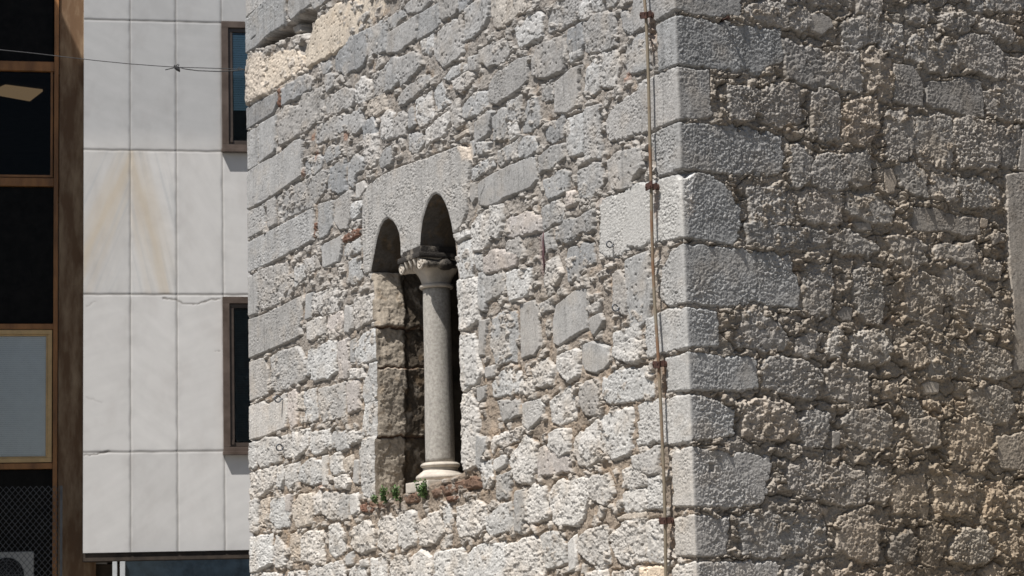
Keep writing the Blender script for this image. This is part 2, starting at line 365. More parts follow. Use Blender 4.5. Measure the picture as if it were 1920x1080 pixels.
LEFT = """
T 455 0
a g 30,-60 175,-60 170,15 60,125 38,80
a g 180,-10 250,-60 335,-40 330,100 320,190 215,250 110,350 75,375 55,330 60,160 85,90
a g 345,-50 520,-50 515,35 420,105 370,155 340,110
r g 530,-50 680,-60 600,30 555,65 525,40
h d 330,190 430,100 545,60 550,160 500,330 430,260 330,290 240,320 150,360 120,350 220,250
s b 485,165 530,150 520,230 490,240
s b 335,200 385,175 400,230 350,245
r c 175,460 290,380 380,375 480,430 480,490 350,575 190,690 170,620
r b 80,400 150,400 165,480 165,620 175,700 40,780 25,690 40,500
r w 170,400 240,395 250,420 175,450
s d 410,340 450,320 490,340 480,390 430,410
r w 340,290 430,250 470,280 400,330 370,360 340,330
r c 700,30 1100,-40 1080,90 960,180 840,280 720,370 640,420 500,500 490,400 520,290 570,150 620,120 680,60
a d 45,800 265,680 270,750 230,850 50,970 38,900
k k 265,670 290,670 285,800 265,800
a d 295,660 330,640 340,770 290,800
r d 335,640 480,560 540,600 520,660 440,720 400,740 345,770
r g 455,720 610,640 610,880 550,910 500,970 290,1090 285,900 330,800 430,800
a g 40,980 120,945 120,1235 18,1300 20,1080
a g 130,930 255,860 250,1110 240,1140 130,1225
r g 640,740 760,660 850,680 830,790 650,870 630,830
r d 700,440 820,280 930,230 950,400 900,500 760,560 700,520
r d 590,480 650,460 660,530 610,560
r g 950,220 1080,140 1085,380 960,420
r w 855,640 900,580 970,620 960,740 880,780 850,770
r g 980,570 1070,510 1075,680 980,730
r g 635,560 700,560 690,640 640,700 630,640
r g 700,880 790,860 790,960 740,1000 700,980
r g 800,880 890,810 900,960 860,1000 800,1000
r d 905,930 970,880 1010,950 1000,1010 910,1030
r b 960,760 1060,700 1080,820 1000,870 920,860
r g 560,940 650,910 660,1030 560,1080
r g 660,890 700,880 705,1040 665,1050
r w 1040,900 1085,830 1130,850 1130,1030 1045,1045
T 725 0
r g 20,130 130,70 140,110 60,210 15,215
r g 140,50 250,-40 370,-40 260,80 160,95
a g 10,250 90,200 235,105 230,290 100,395 15,400
a g 250,100 395,20 405,170 390,220 235,310
r g 415,-40 530,-40 540,60 520,110 430,150 410,130
r d 540,-40 660,-40 600,60 545,90
r g 595,80 680,10 770,-30 770,110 740,180 640,300 585,310
r b 780,-40 1090,-40 1080,60 980,110 900,190 810,210 790,120
r w 970,220 1060,140 1140,90 1170,130 1165,270 1100,310 1010,350
r g 370,330 400,240 500,160 570,150 580,390 520,450 430,500 365,430
r w 255,320 350,250 360,350 330,410 270,400
r g 105,440 200,390 250,410 255,500 190,580 120,655 105,600
r g -10,500 50,430 95,430 100,600 40,670 -10,690
r g 100,750 160,650 320,560 340,610 200,730 110,790
r g 690,390 800,320 900,280 920,400 880,460 760,500 700,470
r w 440,590 500,510 600,470 610,520 470,600
r w 500,610 610,540 660,560 640,640 520,680
r g 620,430 690,420 690,530 620,530
a g 770,640 830,540 1000,430 1060,420 1065,600 1000,670 820,790 775,770
r w 360,680 410,620 440,690 480,770 390,835 360,760
r w 220,760 330,690 350,870 290,940 235,940 220,850
r w 490,840 530,745 565,870 555,940 510,975
r w 300,990 400,890 490,840 490,900 440,1010 340,1060 300,1110
r g 575,800 640,720 760,680 760,800 680,860 580,880
r g 60,900 120,840 155,870 150,1010 65,1040
r g 165,850 200,800 215,940 175,970
r g 165,1010 270,1000 290,1060 240,1150 170,1130
r g 675,920 760,840 800,840 770,1000 690,1050 670,1100
r g 800,880 870,810 900,830 895,1020 810,1060
r g 905,780 1010,720 1015,880 960,910 905,880
r w 920,930 980,910 990,1020 930,1050
s b 500,1030 610,970 620,1000 520,1050
T 995 0
r g 130,110 220,-30 370,-40 375,130 240,210 135,250
r w 380,60 420,-40 460,-40 455,110 380,155
r w 470,-40 555,-40 540,80 480,90
r g 565,-40 690,-50 640,20 570,60
r d 285,230 380,180 400,330 330,390 280,380
r g 400,170 500,110 630,90 640,260 640,340 520,390 420,390 400,310
r g 20,470 60,340 250,270 265,400 250,530 100,580 20,570
r w 290,400 380,360 380,420 300,470
r w 530,400 650,380 670,470 640,660 530,640 500,560
r w 420,520 490,450 515,500 515,680 480,710 400,680
a g 190,620 310,510 375,490 355,790 280,850 185,850
r g 715,330 850,250 880,260 890,520 730,560 710,470
r g 85,640 160,600 175,740 80,760
r g -50,900 -20,760 50,730 70,930 0,980 -50,1000
r d 110,950 250,860 260,1010 170,1080 120,1050
r w 285,900 400,850 410,960 400,1140 310,1180 275,1090
r g 415,830 530,790 535,1180 415,1200
T 455 270
a g 20,235 130,150 300,60 400,-30 455,-40 450,240 390,280 250,380 130,450 10,510
a g 10,530 170,440 170,640 15,735
a g 185,425 245,390 250,600 190,640
r g 260,390 400,310 540,240 630,190 625,330 580,400 520,470 370,530 270,590
a g 15,760 190,660 530,480 535,720 430,780 240,880 20,980
r g 470,140 560,80 600,110 590,190 500,240 470,230
r g 610,110 640,30 740,10 745,60 690,110 630,140
r d 640,200 770,110 775,340 740,380 650,330
r g 795,150 850,80 905,120 900,200 850,220 830,330 800,310
r w 915,-70 1010,-80 1020,120 990,170 920,180
r g 1030,80 1080,40 1120,20 1120,150 1040,180
s w 850,300 900,275 930,325 880,400 850,415
a g 700,420 790,350 825,350 810,560 790,640 730,645 690,580
r w 820,460 880,435 910,460 880,530 850,555 820,550
r w 815,580 895,560 880,620 820,635
k k 765,690 850,640 890,640 890,690 760,735
r w 770,770 885,710 890,800 800,850 770,840
a g 570,450 680,420 675,610 640,680 580,720 565,600
s g 595,760 750,680 745,770 720,880 600,930
k k 540,590 560,585 550,700 540,700
a g 15,1000 115,965 125,1080 110,1270 15,1315
r g 128,948 340,892 352,1148 220,1212 132,1240
r g 470,880 560,830 580,920 490,970
r w 390,930 460,900 470,990 400,1080
r g 800,890 880,840 900,1000 860,1050 800,1040
T 725 270
s g 625,-20 665,-20 665,60 645,130
r g 685,-10 780,-10 770,50 690,85
r g 840,60 990,-30 980,80 860,165 835,130
r g 1000,-40 1110,-60 1140,40 1080,90 1000,100
r g 645,190 760,110 800,110 810,170 700,240 640,270
s g 690,300 750,250 900,170 1080,95 1120,100 1130,270 1080,330 900,400 840,440 760,470 700,460
s g 635,300 670,285 680,400 650,450 635,420
r w 640,620 720,510 775,495 775,640 770,760 660,815 645,740
r w 785,470 870,455 870,640 840,700 790,690
r w 510,690 610,640 620,680 530,735
r w 530,760 630,720 650,900 640,980 560,1010 525,900
r p 900,570 980,540 1080,510 1150,560 1160,640 1030,680 940,700 890,680
r p 740,860 800,800 980,830 970,910 860,940 740,960
r g 900,740 1000,700 1030,800 1000,850 900,800
r w 660,840 720,830 720,950 670,940
r w 535,1030 670,1000 690,1060 690,1320 600,1390 550,1390 530,1200
r g 695,970 735,970 740,1240 700,1240
r g 745,1000 880,970 895,1090 830,1150 745,1180
r w 910,970 1080,930 1080,1090 1050,1130 930,1180 910,1080
T 995 270
r g 70,100 150,30 250,0 260,90 180,170 75,210
r g 100,280 230,200 290,220 280,340 200,400 130,400
r w 310,-20 380,-20 385,60 320,80
r g 365,210 470,150 535,140 545,300 460,400 380,400 360,300
r g 580,130 640,70 820,30 840,180 760,280 760,330 620,330 590,270
r g 380,-30 520,-70 520,90 440,90 390,60
s p 490,450 530,400 570,410 520,480 490,490
r g 85,490 180,430 260,480 270,570 160,600 95,640 90,560
r d 200,650 260,580 380,550 480,490 480,640 380,670 280,750 200,720
r g 80,690 160,640 180,780 110,820
r d 280,800 370,750 470,750 480,880 370,960 370,1020 290,1030 275,930
r g 720,880 880,810 900,1080 890,1310 820,1370 740,1350 730,1100
a g 620,970 660,940 700,990 740,1060 720,1290 620,1260 620,1080
r w 105,900 200,850 240,960 200,1050 110,1070
r p 285,360 330,370 330,440 280,470
T 455 540
a g 10,240 130,210 280,140 430,60 450,220 430,290 445,350 380,390 170,480 25,545
s g 480,50 530,30 520,220 475,240
r w 540,50 680,0 780,20 720,170 600,200 530,140
a w 485,260 560,220 630,210 625,340 520,400 485,390
r p 640,220 740,175 755,240 740,350 640,360
a g 770,130 815,125 830,300 800,340 765,340
r w 840,90 970,50 1000,150 990,230 850,310 830,250
s g 810,400 835,380 835,560 810,560
r w 845,420 900,350 1010,300 1010,530 870,570 840,500
a g 20,560 165,520 195,600 195,800 40,865 20,860
r g 210,520 300,470 430,450 480,560 480,680 330,750 210,770
r w 535,480 640,400 700,400 710,620 650,680 525,690
r p 715,410 790,380 800,600 790,680 730,670
r w 500,470 530,460 520,640 490,660
r w 815,620 900,610 920,670 820,680
a w 55,900 150,850 200,870 330,780 335,950 320,1050 180,1110 70,1140 40,1060
r p 345,790 410,760 415,1020 370,1060 345,960
r b 420,800 455,790 460,900 425,900
r w 465,780 545,750 560,990 470,1010
r g 570,760 770,710 775,960 600,1000 575,930
r p 785,710 880,700 880,900 800,940
r w 910,760 960,570 1020,570 1010,840 920,860
r w 920,870 1010,850 1015,1110 900,1100
T 850 540
r w 30,0 165,0 185,200 130,290 50,310
r w 50,360 160,345 210,620 190,700 80,770 60,720
r w 65,800 130,785 160,840 190,1000 180,1340 90,1360 60,1300
r g 300,230 380,170 460,180 480,300 470,550 320,560 285,430
s g 505,120 600,90 640,150 650,430 610,500 510,530
s g 770,130 900,20 1010,0 1005,300 880,370 790,430 750,420 745,260
r g 650,110 740,80 740,160 660,200
s g 195,250 260,230 230,500 195,510
s g 240,600 310,580 310,660 250,680
s g 180,750 250,730 240,820 200,860 180,850
r w 290,720 380,620 500,620 530,720 480,790 300,820
r w 510,710 580,680 630,760 560,800 500,790
r w 600,610 700,540 760,600 740,720 640,740 600,690
r g 340,850 500,850 510,950 390,1000
a w 525,860 660,830 690,880 680,960 570,1070 525,1030
r w 780,520 900,460 950,480 950,640 870,700 790,620
s g 970,430 1030,400 1160,440 1170,560 1130,610 1070,640 990,620 965,560
r w 730,860 870,740 930,860 920,980 800,1030 740,1000
r g 950,740 1030,700 1090,760 1080,940 1000,950 960,870
T 1040 540
r g 260,130 350,90 340,170 260,190
s g 265,230 340,190 380,240 300,360 270,320
r w 440,350 630,270 640,370 450,440
r w 440,460 590,390 660,400 650,540 560,560 450,520
r w 370,680 500,620 690,600 740,650 740,800 600,850 400,870 370,790
r w 340,980 450,930 580,910 580,1150 570,1240 450,1280 340,1200
r w 240,1060 330,1000 335,1200 250,1300 190,1220
T 455 810
r w 60,80 100,80 105,260 75,280 55,180
r w 115,80 180,40 280,50 290,210 150,265 120,220
r w 300,30 365,20 375,190 330,200 295,150
r w 380,10 500,-20 500,110 400,190 380,120
r w 515,10 660,-20 670,90 600,150 530,170 510,130
r g 680,10 780,-10 800,120 720,140 670,110
r w 790,10 890,-10 890,60 830,90 795,80
r w 60,320 170,280 250,260 250,380 150,470 80,485 50,440
r w 265,270 310,245 330,300 300,420 265,400
r w 335,260 420,235 420,370 350,430 330,400
r w 440,260 520,205 600,230 590,370 520,400 435,360
s w 600,180 635,175 630,400 600,400
r w 655,190 740,150 755,290 690,320 660,270
r b 760,220 820,180 835,270 780,300
r w 690,350 780,315 810,380 790,420 710,415
s g 840,210 875,210 870,390 835,380
r w 890,150 920,60 1010,30 1020,480 980,500 910,470 895,300
r w 45,520 120,505 115,740 50,760
r b 135,510 195,500 190,710 130,700
r w 215,540 260,490 320,490 360,600 350,710 250,720 215,650
s p 325,470 370,465 360,600 325,590
r b 385,560 430,480 540,460 530,690 410,710 385,650
r w 540,490 590,440 610,590 545,620
r w 610,470 715,450 720,640 680,660 610,610
r g 730,480 790,470 800,640 760,665 720,620
a w 810,470 860,455 880,590 815,640
r w 60,800 220,770 230,980 120,1040 55,1050
r w 240,880 265,780 320,860 330,1000 260,1010
r b 360,770 440,760 440,960 360,970
r w 450,800 490,745 600,745 610,990 560,990 450,960
r w 650,710 720,680 770,800 770,890 690,950 650,900
r w 820,850 830,720 940,670 1000,760 990,880 870,905
s g 780,930 830,890 830,990 780,1000
r w 340,1050 470,1050 470,1200 330,1200
r w 500,1040 560,1000 570,1150 500,1150
r w 570,1030 650,990 730,980 725,1120 580,1130
r w 735,1000 770,990 780,1110 740,1110
r w 800,1030 900,1000 930,1080 920,1180 810,1180
r w 880,970 930,950 940,1000 890,1010
r w 960,960 1080,950 1080,1180 970,1180
r w 60,1060 120,1060 120,1200 60,1200
r w 140,1065 250,1060 300,1080 300,1200 140,1200
T 725 810
r w -60,660 30,620 75,680 80,780 70,870 -10,900 -70,860
r w 85,650 180,595 215,610 220,830 140,875 105,850
r w 240,690 330,610 410,590 415,770 370,830 260,850 240,760
r w 430,570 470,550 490,640 480,740 435,770
r w 440,790 490,760 480,840 440,860
r w 530,570 680,520 740,560 750,690 700,760 540,790 525,690
r w 750,640 850,550 940,530 950,680 930,740 780,775 750,740
r w 710,250 790,210 800,330 790,400 720,420 710,350
a w 810,210 870,165 910,180 900,250 820,295 805,270
r g 825,330 930,300 935,390 920,495 830,500
r w 785,130 800,50 900,0 985,10 990,60 900,100 830,90 800,165
r w 920,230 970,130 1060,40 1130,90 1130,260 1080,380 980,370
r g 690,30 740,50 745,110 700,290 680,250
r w 40,980 100,925 160,940 180,1080 180,1200 40,1200
r w 190,940 250,890 340,940 340,1200 195,1200
r w 370,910 580,870 600,960 590,1200 380,1200
r w 620,920 700,850 880,830 900,960 870,1200 610,1200
r w 900,860 1090,780 1180,830 1200,1000 1180,1180 1000,1200 890,1200
r g 970,450 1040,430 1050,600 1010,760 970,740
r w 1050,440 1110,390 1190,420 1210,650 1090,690 1040,660
T 995 810
r w 145,20 200,-10 290,-10 295,150 220,180 150,120
r p 75,120 130,120 220,190 295,190 295,280 180,310 60,330 60,230
r w 330,60 380,0 480,10 520,90 510,200 430,260 360,240 330,170
r w 150,430 230,360 320,370 420,340 440,490 400,620 360,700 280,690 180,690 150,560
r w 440,350 580,320 630,470 560,540 460,500
r w 700,290 780,270 870,330 870,400 780,410 700,410
r w 700,470 770,420 880,450 880,580 720,600
r w 880,350 980,330 990,570 890,580
r g 770,200 960,110 960,300 860,310 780,260
s b 650,640 760,600 870,600 870,640 660,660
r w 75,780 160,745 210,760 260,850 260,980 130,1030 90,960
s w 280,830 330,770 345,930 340,1020 290,1050
r w 360,820 430,740 560,700 590,880 600,980 500,1030 440,960 365,910
r w 600,800 700,680 790,640 860,660 870,910 880,960 740,1010 680,980 620,880
r w 880,690 970,650 1000,720 1000,980 890,960
r w 420,1060 560,1030 600,1200 410,1200
r w 610,1060 760,1050 790,1200 620,1200
r c 830,1030 990,1010 1000,1200 840,1200
r g 390,1000 420,990 420,1060 390,1060
P
T 725 810
k k 135,490 190,470 240,445 245,520 180,530 140,525
k k 345,435 405,420 412,480 350,488
k k 415,410 470,395 505,405 520,440 440,475
k k 510,385 575,365 585,425 530,445
k k 592,360 650,335 700,345 705,410 610,428
k k 440,490 530,470 540,500 460,520
T 455 810
k k 885,545 960,535 1005,570 980,605 890,600
k k 920,525 975,520 985,545 930,548
k k 1020,535 1060,520 1075,570 1030,585
P
"""
RIGHT = """
T 1380 0
r g 80,60 200,30 360,40 540,100 560,180 480,220 340,210 200,150 60,130
s g 550,110 640,105 710,150 720,200 640,260 560,230
r d 345,310 480,350 590,380 665,410 660,640 600,655 380,590 365,480
r g 670,430 740,400 900,400 925,560 930,690 820,690 760,660 670,640
r g 790,180 900,150 1060,120 1080,300 940,330 870,400 790,360
r g 560,-40 700,-30 780,40 680,60 570,40
r g 900,-30 1080,-40 1080,90 980,130 910,90
r g 165,690 300,640 460,650 480,890 400,920 320,950 200,900 160,840
r g -70,660 40,650 150,680 150,860 60,920 -40,900
r g 560,700 640,680 760,700 770,900 760,1050 640,1050 570,970
r b 790,830 900,760 1040,720 1060,960 990,1080 800,1050
r b 930,420 1080,380 1080,660 1000,680 940,560
r g 340,-40 450,-40 440,30 350,20
T 1650 0
r g 0,180 80,190 160,200 170,380 80,400 10,350
r g 200,80 320,50 370,70 340,170 260,180 200,150
r g 250,280 340,250 420,330 550,350 550,480 480,560 320,500 250,450 180,440
r g 560,330 640,260 800,280 910,400 915,570 880,600 760,560 640,510 560,480
r g 760,150 900,180 1000,260 970,310 820,270 750,220
r g 460,130 600,100 700,150 640,230 520,220 460,190
r d 650,0 760,-10 780,90 680,80
r g 780,-40 1080,-40 1080,60 930,80 800,60
r g 940,440 1080,440 1150,500 1150,640 1080,640 930,610
a d 100,480 240,500 290,580 320,640 310,805 200,790 100,760
a d 345,610 480,620 620,580 750,620 770,790 770,880 640,870 500,820 390,810 345,770
r g 780,720 880,630 1080,650 1160,680 1160,880 1080,910 900,880 790,830
r g 40,860 160,830 180,900 240,880 245,1100 230,1180 60,1200 40,1040
r g 260,900 420,860 530,890 540,1080 520,1270 340,1280 270,1100
r g 560,900 700,890 870,950 880,1100 860,1260 600,1250 550,1060
r d 890,960 1030,960 1040,1060 1020,1260 900,1230
a g 1060,980 1200,900 1200,1280 1100,1310 1030,1270
r b -10,430 80,440 90,620 80,780 -10,740
T 1380 270
r g 410,50 460,10 540,50 540,240 480,330 420,300 400,180
r g 560,120 680,80 810,100 820,200 820,330 720,350 560,300
r g 820,90 960,60 1000,130 990,300 900,330 820,280
r g 90,360 160,320 330,340 430,390 420,570 300,590 140,570 100,500
r g 470,410 520,350 760,360 790,460 780,590 700,600 540,580 480,540
r g 810,390 1000,380 1180,470 1150,600 1040,600 880,520 820,480
r d 80,620 160,590 340,630 560,650 720,700 600,770 360,800 180,750 90,720
r g 720,680 850,650 1000,730 1060,790 980,830 820,830 720,790
r g 520,940 620,900 700,910 710,1100 690,1280 540,1280 510,1100
r g 880,1030 940,920 1080,960 1090,1200 1080,1340 960,1340 900,1200
s g 890,590 1000,590 1020,640 920,645
T 1650 270
s b 30,200 90,190 120,280 100,360 60,370 30,290
r g 120,140 260,150 330,240 340,400 260,380 150,320
r g 380,240 520,240 580,330 560,420 460,430 380,380
r g 590,260 760,260 890,340 900,470 780,480 620,460
a d 240,480 400,480 560,540 730,560 750,680 620,690 490,650 360,660 240,650
r g 400,780 480,740 560,770 680,740 710,880 600,910 480,850 420,840
r g 710,900 800,860 900,900 890,1000 800,1000 730,960
a g 935,240 1020,220 1200,220 1200,1700 1000,1700 1000,1300 965,900
r g 60,700 180,690 330,780 330,900 240,930 100,880
r g 480,950 560,930 640,980 700,1060 850,1180 920,1290 910,1380 780,1400 640,1370 560,1240 470,1080
r g 190,990 300,970 450,1020 460,1200 440,1370 330,1340 200,1290 200,1150
s b 750,560 800,570 800,620 750,620
r g 820,690 910,680 915,730 850,750
T 1380 540
r g 60,170 150,190 320,260 380,400 340,460 200,470 0,420 10,320
r g 450,400 560,340 640,350 600,480 520,520 460,480
r w 660,480 730,300 790,300 800,380 780,520 700,510
r w 860,390 930,330 1080,330 1150,420 1150,550 1060,560 940,550 855,510
r g 195,570 300,520 480,550 620,640 625,740 560,820 440,810 360,780 200,740
r g 670,620 800,590 980,640 980,880 920,900 760,810 680,800
r b 50,870 160,850 340,860 440,920 450,1060 360,1130 180,1130 55,1100
r g 460,1020 580,920 680,960 700,1080 640,1170 520,1200 470,1130
r g 790,1010 880,920 1080,920 1160,1000 1160,1160 1060,1230 940,1200 860,1100
s g 720,1080 770,1080 770,1180 720,1200
s d 760,190 800,140 870,150 860,240 790,240
T 1650 540
r b 160,440 280,420 360,540 330,600 220,580 160,520
r g 370,420 520,390 590,420 580,640 480,660 370,640
r g 600,440 720,400 960,480 990,640 900,680 700,670 620,600
s w 320,720 380,700 440,720 430,780 340,790
r g 660,780 760,740 960,770 1000,920 960,1010 840,1020 740,980
r b 20,720 130,720 140,800 40,810
r g 150,830 260,830 330,960 200,960
r g 210,1000 340,970 430,1020 430,1180 340,1200 240,1120
r b 520,1030 620,990 840,1040 850,1200 820,1310 680,1310 530,1270
a g 870,1120 1060,1080 1200,1080 1200,1340 1100,1370 900,1350 880,1290
r b 340,870 440,870 440,910 360,910
T 1380 810
r g 400,260 480,240 560,220 700,260 800,240 960,310 970,430 960,530 860,540 720,520 560,500 480,430 370,420
r g 20,640 110,630 260,610 440,620 560,630 640,670 655,800 640,950 560,910 400,920 200,950 50,900 40,760
r b 740,860 780,680 1000,650 1060,700 1060,950 960,980 860,950
r g 990,290 1060,250 1150,280 1160,450 1120,520 1000,520
r b 460,550 540,540 680,590 600,640 480,610
r b 770,640 980,560 1010,600 920,670 840,670
r g 380,1040 480,1030 480,1160 380,1160
r b 560,1070 780,1040 1000,1070 1010,1200 560,1200
T 1650 810
r b 80,420 160,340 320,340 350,480 350,640 240,590 100,600
r b 420,400 560,310 680,340 730,480 700,600 560,620 420,600
r b 790,420 900,370 960,430 900,560 890,640 790,640
r b 290,740 380,690 490,720 480,860 420,1020 320,960
r g 530,850 640,720 780,760 830,880 780,980 640,980 540,960
r b 850,760 1000,720 1150,780 1150,960 1000,960 850,900
r d 100,780 240,760 250,960 120,1000 60,900
r b 940,480 1080,420 1180,460 1180,600 1040,640 940,590
r b 20,1010 200,1000 400,1050 600,1060 700,1090 700,1180 20,1180
r b 770,1050 860,1000 950,1040 940,1180 770,1180
P
"""
QUOINS = """
1165,22 1182,25 1189,-28 1264,-30 1385,-28 1392,15 1384,33 1340,33 1300,28 1266,18 1230,40 1185,65 1167,57
1232,47 1266,29 1355,41 1400,52 1462,56 1468,115 1425,139 1340,130 1271,121 1236,135
1137,220 1165,187 1207,152 1271,126 1329,131 1334,222 1275,225 1228,243 1168,260 1140,265
1221,252 1274,229 1377,237 1462,256 1468,326 1418,330 1296,319 1274,322 1234,330
1125,385 1137,374 1200,345 1245,335 1281,325 1302,321 1330,328 1370,358 1388,392 1390,427 1374,460 1324,452 1285,447 1223,457 1177,467 1163,480 1143,482 1127,473
1285,455 1370,465 1480,478 1490,520 1503,578 1465,575 1420,570 1350,576 1288,568 1255,575 1238,560 1243,505 1260,470
1212,600 1245,582 1288,576 1345,585 1349,650 1291,652 1248,662 1215,672
1249,673 1291,660 1342,666 1416,673 1421,730 1367,733 1294,732 1252,735
1200,760 1225,752 1294,740 1335,746 1377,770 1375,816 1335,823 1298,828 1260,834 1225,830 1196,838
1261,845 1299,838 1363,848 1441,855 1441,918 1426,943 1388,953 1303,950 1263,950
1265,972 1303,965 1368,971 1363,1038 1342,1045 1307,1043 1268,1042
1262,1060 1307,1053 1390,1055 1460,1060 1465,1130 1310,1135 1265,1130
"""


M_STONE = stone_mat('weathered_limestone')

# ------------------------------------------------------------------ tower masonry
TINT = {'g': (.335, .325, .312), 'd': (.265, .262, .258), 'w': (.44, .425, .405), 'b': (.42, .375, .325), 'p': (.44, .40, .37),
        'c': (.52, .44, .35), 'k': (.155, .085, .06)}


def parse(txt):
    out = []; ox = oy = 0.0; sc = 1.0
    for ln in txt.strip().splitlines():
        t = ln.split()
        if t[0] == 'T': ox, oy, sc = float(t[1]), float(t[2]), 4.0; continue
        if t[0] == 'P': ox = oy = 0.0; sc = 1.0; continue
        pts = [tuple(map(float, q.split(','))) for q in t[2:]]
        out.append((t[0], t[1], [(ox + x / sc, oy + y / sc) for x, y in pts]))
    return out


stones = []      # type, tint, polygon in (s, v), side
_, S_END0 = 0, 0
S_L = sv(465, 560)[0]            # far end of the sunny wall
S_R = 3.3
for side, txt in (('L', LEFT), ('R', RIGHT)):
    for ty, ti, P in parse(txt):
        pl = []
        for x, y in P:
            if side == 'L':
                H = hit(x, y, C0, NL); s_, v_ = -float((H - C0) @ EL), float(H[2])
                if x < 474: s_ = S_L - 0.35
            else:
                H = hit(x, y, C0, NR); s_, v_ = float((H - C0) @ ER), float(H[2])
            pl.append((s_, v_))
        stones.append((ty, ti, pl, side))
N_PLAIN = len(stones)
for ln in QUOINS.strip().splitlines():
    stones.append(('a', 'q', [sv(*map(float, q.split(','))) for q in ln.split()], 'Q'))
HEAD_ID = len(stones)
HEAD_PX = [(681, 365), (693, 345), (720, 325), (755, 310), (790, 299), (840, 280), (862, 272), (880, 276), (884, 300), (880, 350),
           (876, 400), (868, 425), (853, 440), (790, 474), (750, 496), (700, 510), (684, 516), (680, 440)]
stones.append(('a', 'g', [sv(*p) for p in HEAD_PX], 'H'))

OPEN_PX = [(704, 944), (704, 880), (706, 815), (707, 690), (705, 640), (702, 590), (699, 540), (696, 510),
           (700, 488), (704, 468), (708, 447), (714, 427), (721, 414), (729, 409), (738, 415), (745, 426), (750, 440), (752, 456), (753, 483),
           (788, 465), (789, 450), (790, 436), (793, 415), (798, 396), (804, 379), (812, 367), (819, 363), (828, 368), (836, 382), (842, 398), (847, 418), (851, 440),
           (853, 470), (856, 500), (859, 540), (862, 600), (864, 640), (865, 700), (865, 780), (866, 830), (867, 886)]
OPEN = np.array([sv(*p) for p in OPEN_PX])

# grid lines along the wall (s) and up it (v); finer where the wall is nearer
sl = [0.0]
while sl[-1] > S_L:
    sl.append(sl[-1] - (0.0058 + 0.0007 * -sl[-1]))
sl = sl[:-1] + [S_L]
s_ret = list(S_L - np.linspace(0, 1, 60)[1:] ** 1.5 * 2.4)
s_right = list(np.arange(0.004, 2.9, 0.004)) + list(np.arange(2.91, S_R + 2.2, 0.03))
Sg = np.array((sl + s_ret)[::-1] + s_right)
Vg = np.array(list(np.arange(0.0, 1.7, 0.04)) + list(np.arange(1.7, 5.75, 0.0042)) + list(np.arange(5.75, 7.4, 0.006)) + list(np.arange(7.43, 10.5, 0.05)))
NS, NV = len(Sg), len(Vg)
S, V = np.meshgrid(Sg.astype(np.float32), Vg.astype(np.float32))      # rows = v
RIGHTW = (S > 0)

# domain warp gives irregular outlines
w1s = fbm(S * 9, V * 9, 3, 1) ; w1v = fbm(S * 9 + 50, V * 9, 3, 2)
w2s = gnoise(S * 45, V * 45, 3); w2v = gnoise(S * 45 + 9, V * 45, 4)

H = np.full(S.shape, -1.0, np.float32)
ID = np.full(S.shape, -1, np.int32)
PD = np.zeros(S.shape, np.float32)
PIT = np.zeros(S.shape, np.float32)
ED = np.ones(S.shape, np.float32)
rng = np.random.RandomState(5)
hole_polys = [np.array(p) for t, _, p, _ in stones if t == 'h']
scol = np.zeros((len(stones) + 1, 3), np.float32)
a_peck = np.zeros(len(stones) + 1, np.float32); a_crag = a_peck.copy(); a_lump = a_peck.copy()


def window(P, m):
    lo = P.min(0) - m; hi = P.max(0) + m
    j0, j1 = np.searchsorted(Sg, (lo[0], hi[0])); i0, i1 = np.searchsorted(Vg, (lo[1], hi[1]))
    return slice(i0, i1), slice(j0, j1)


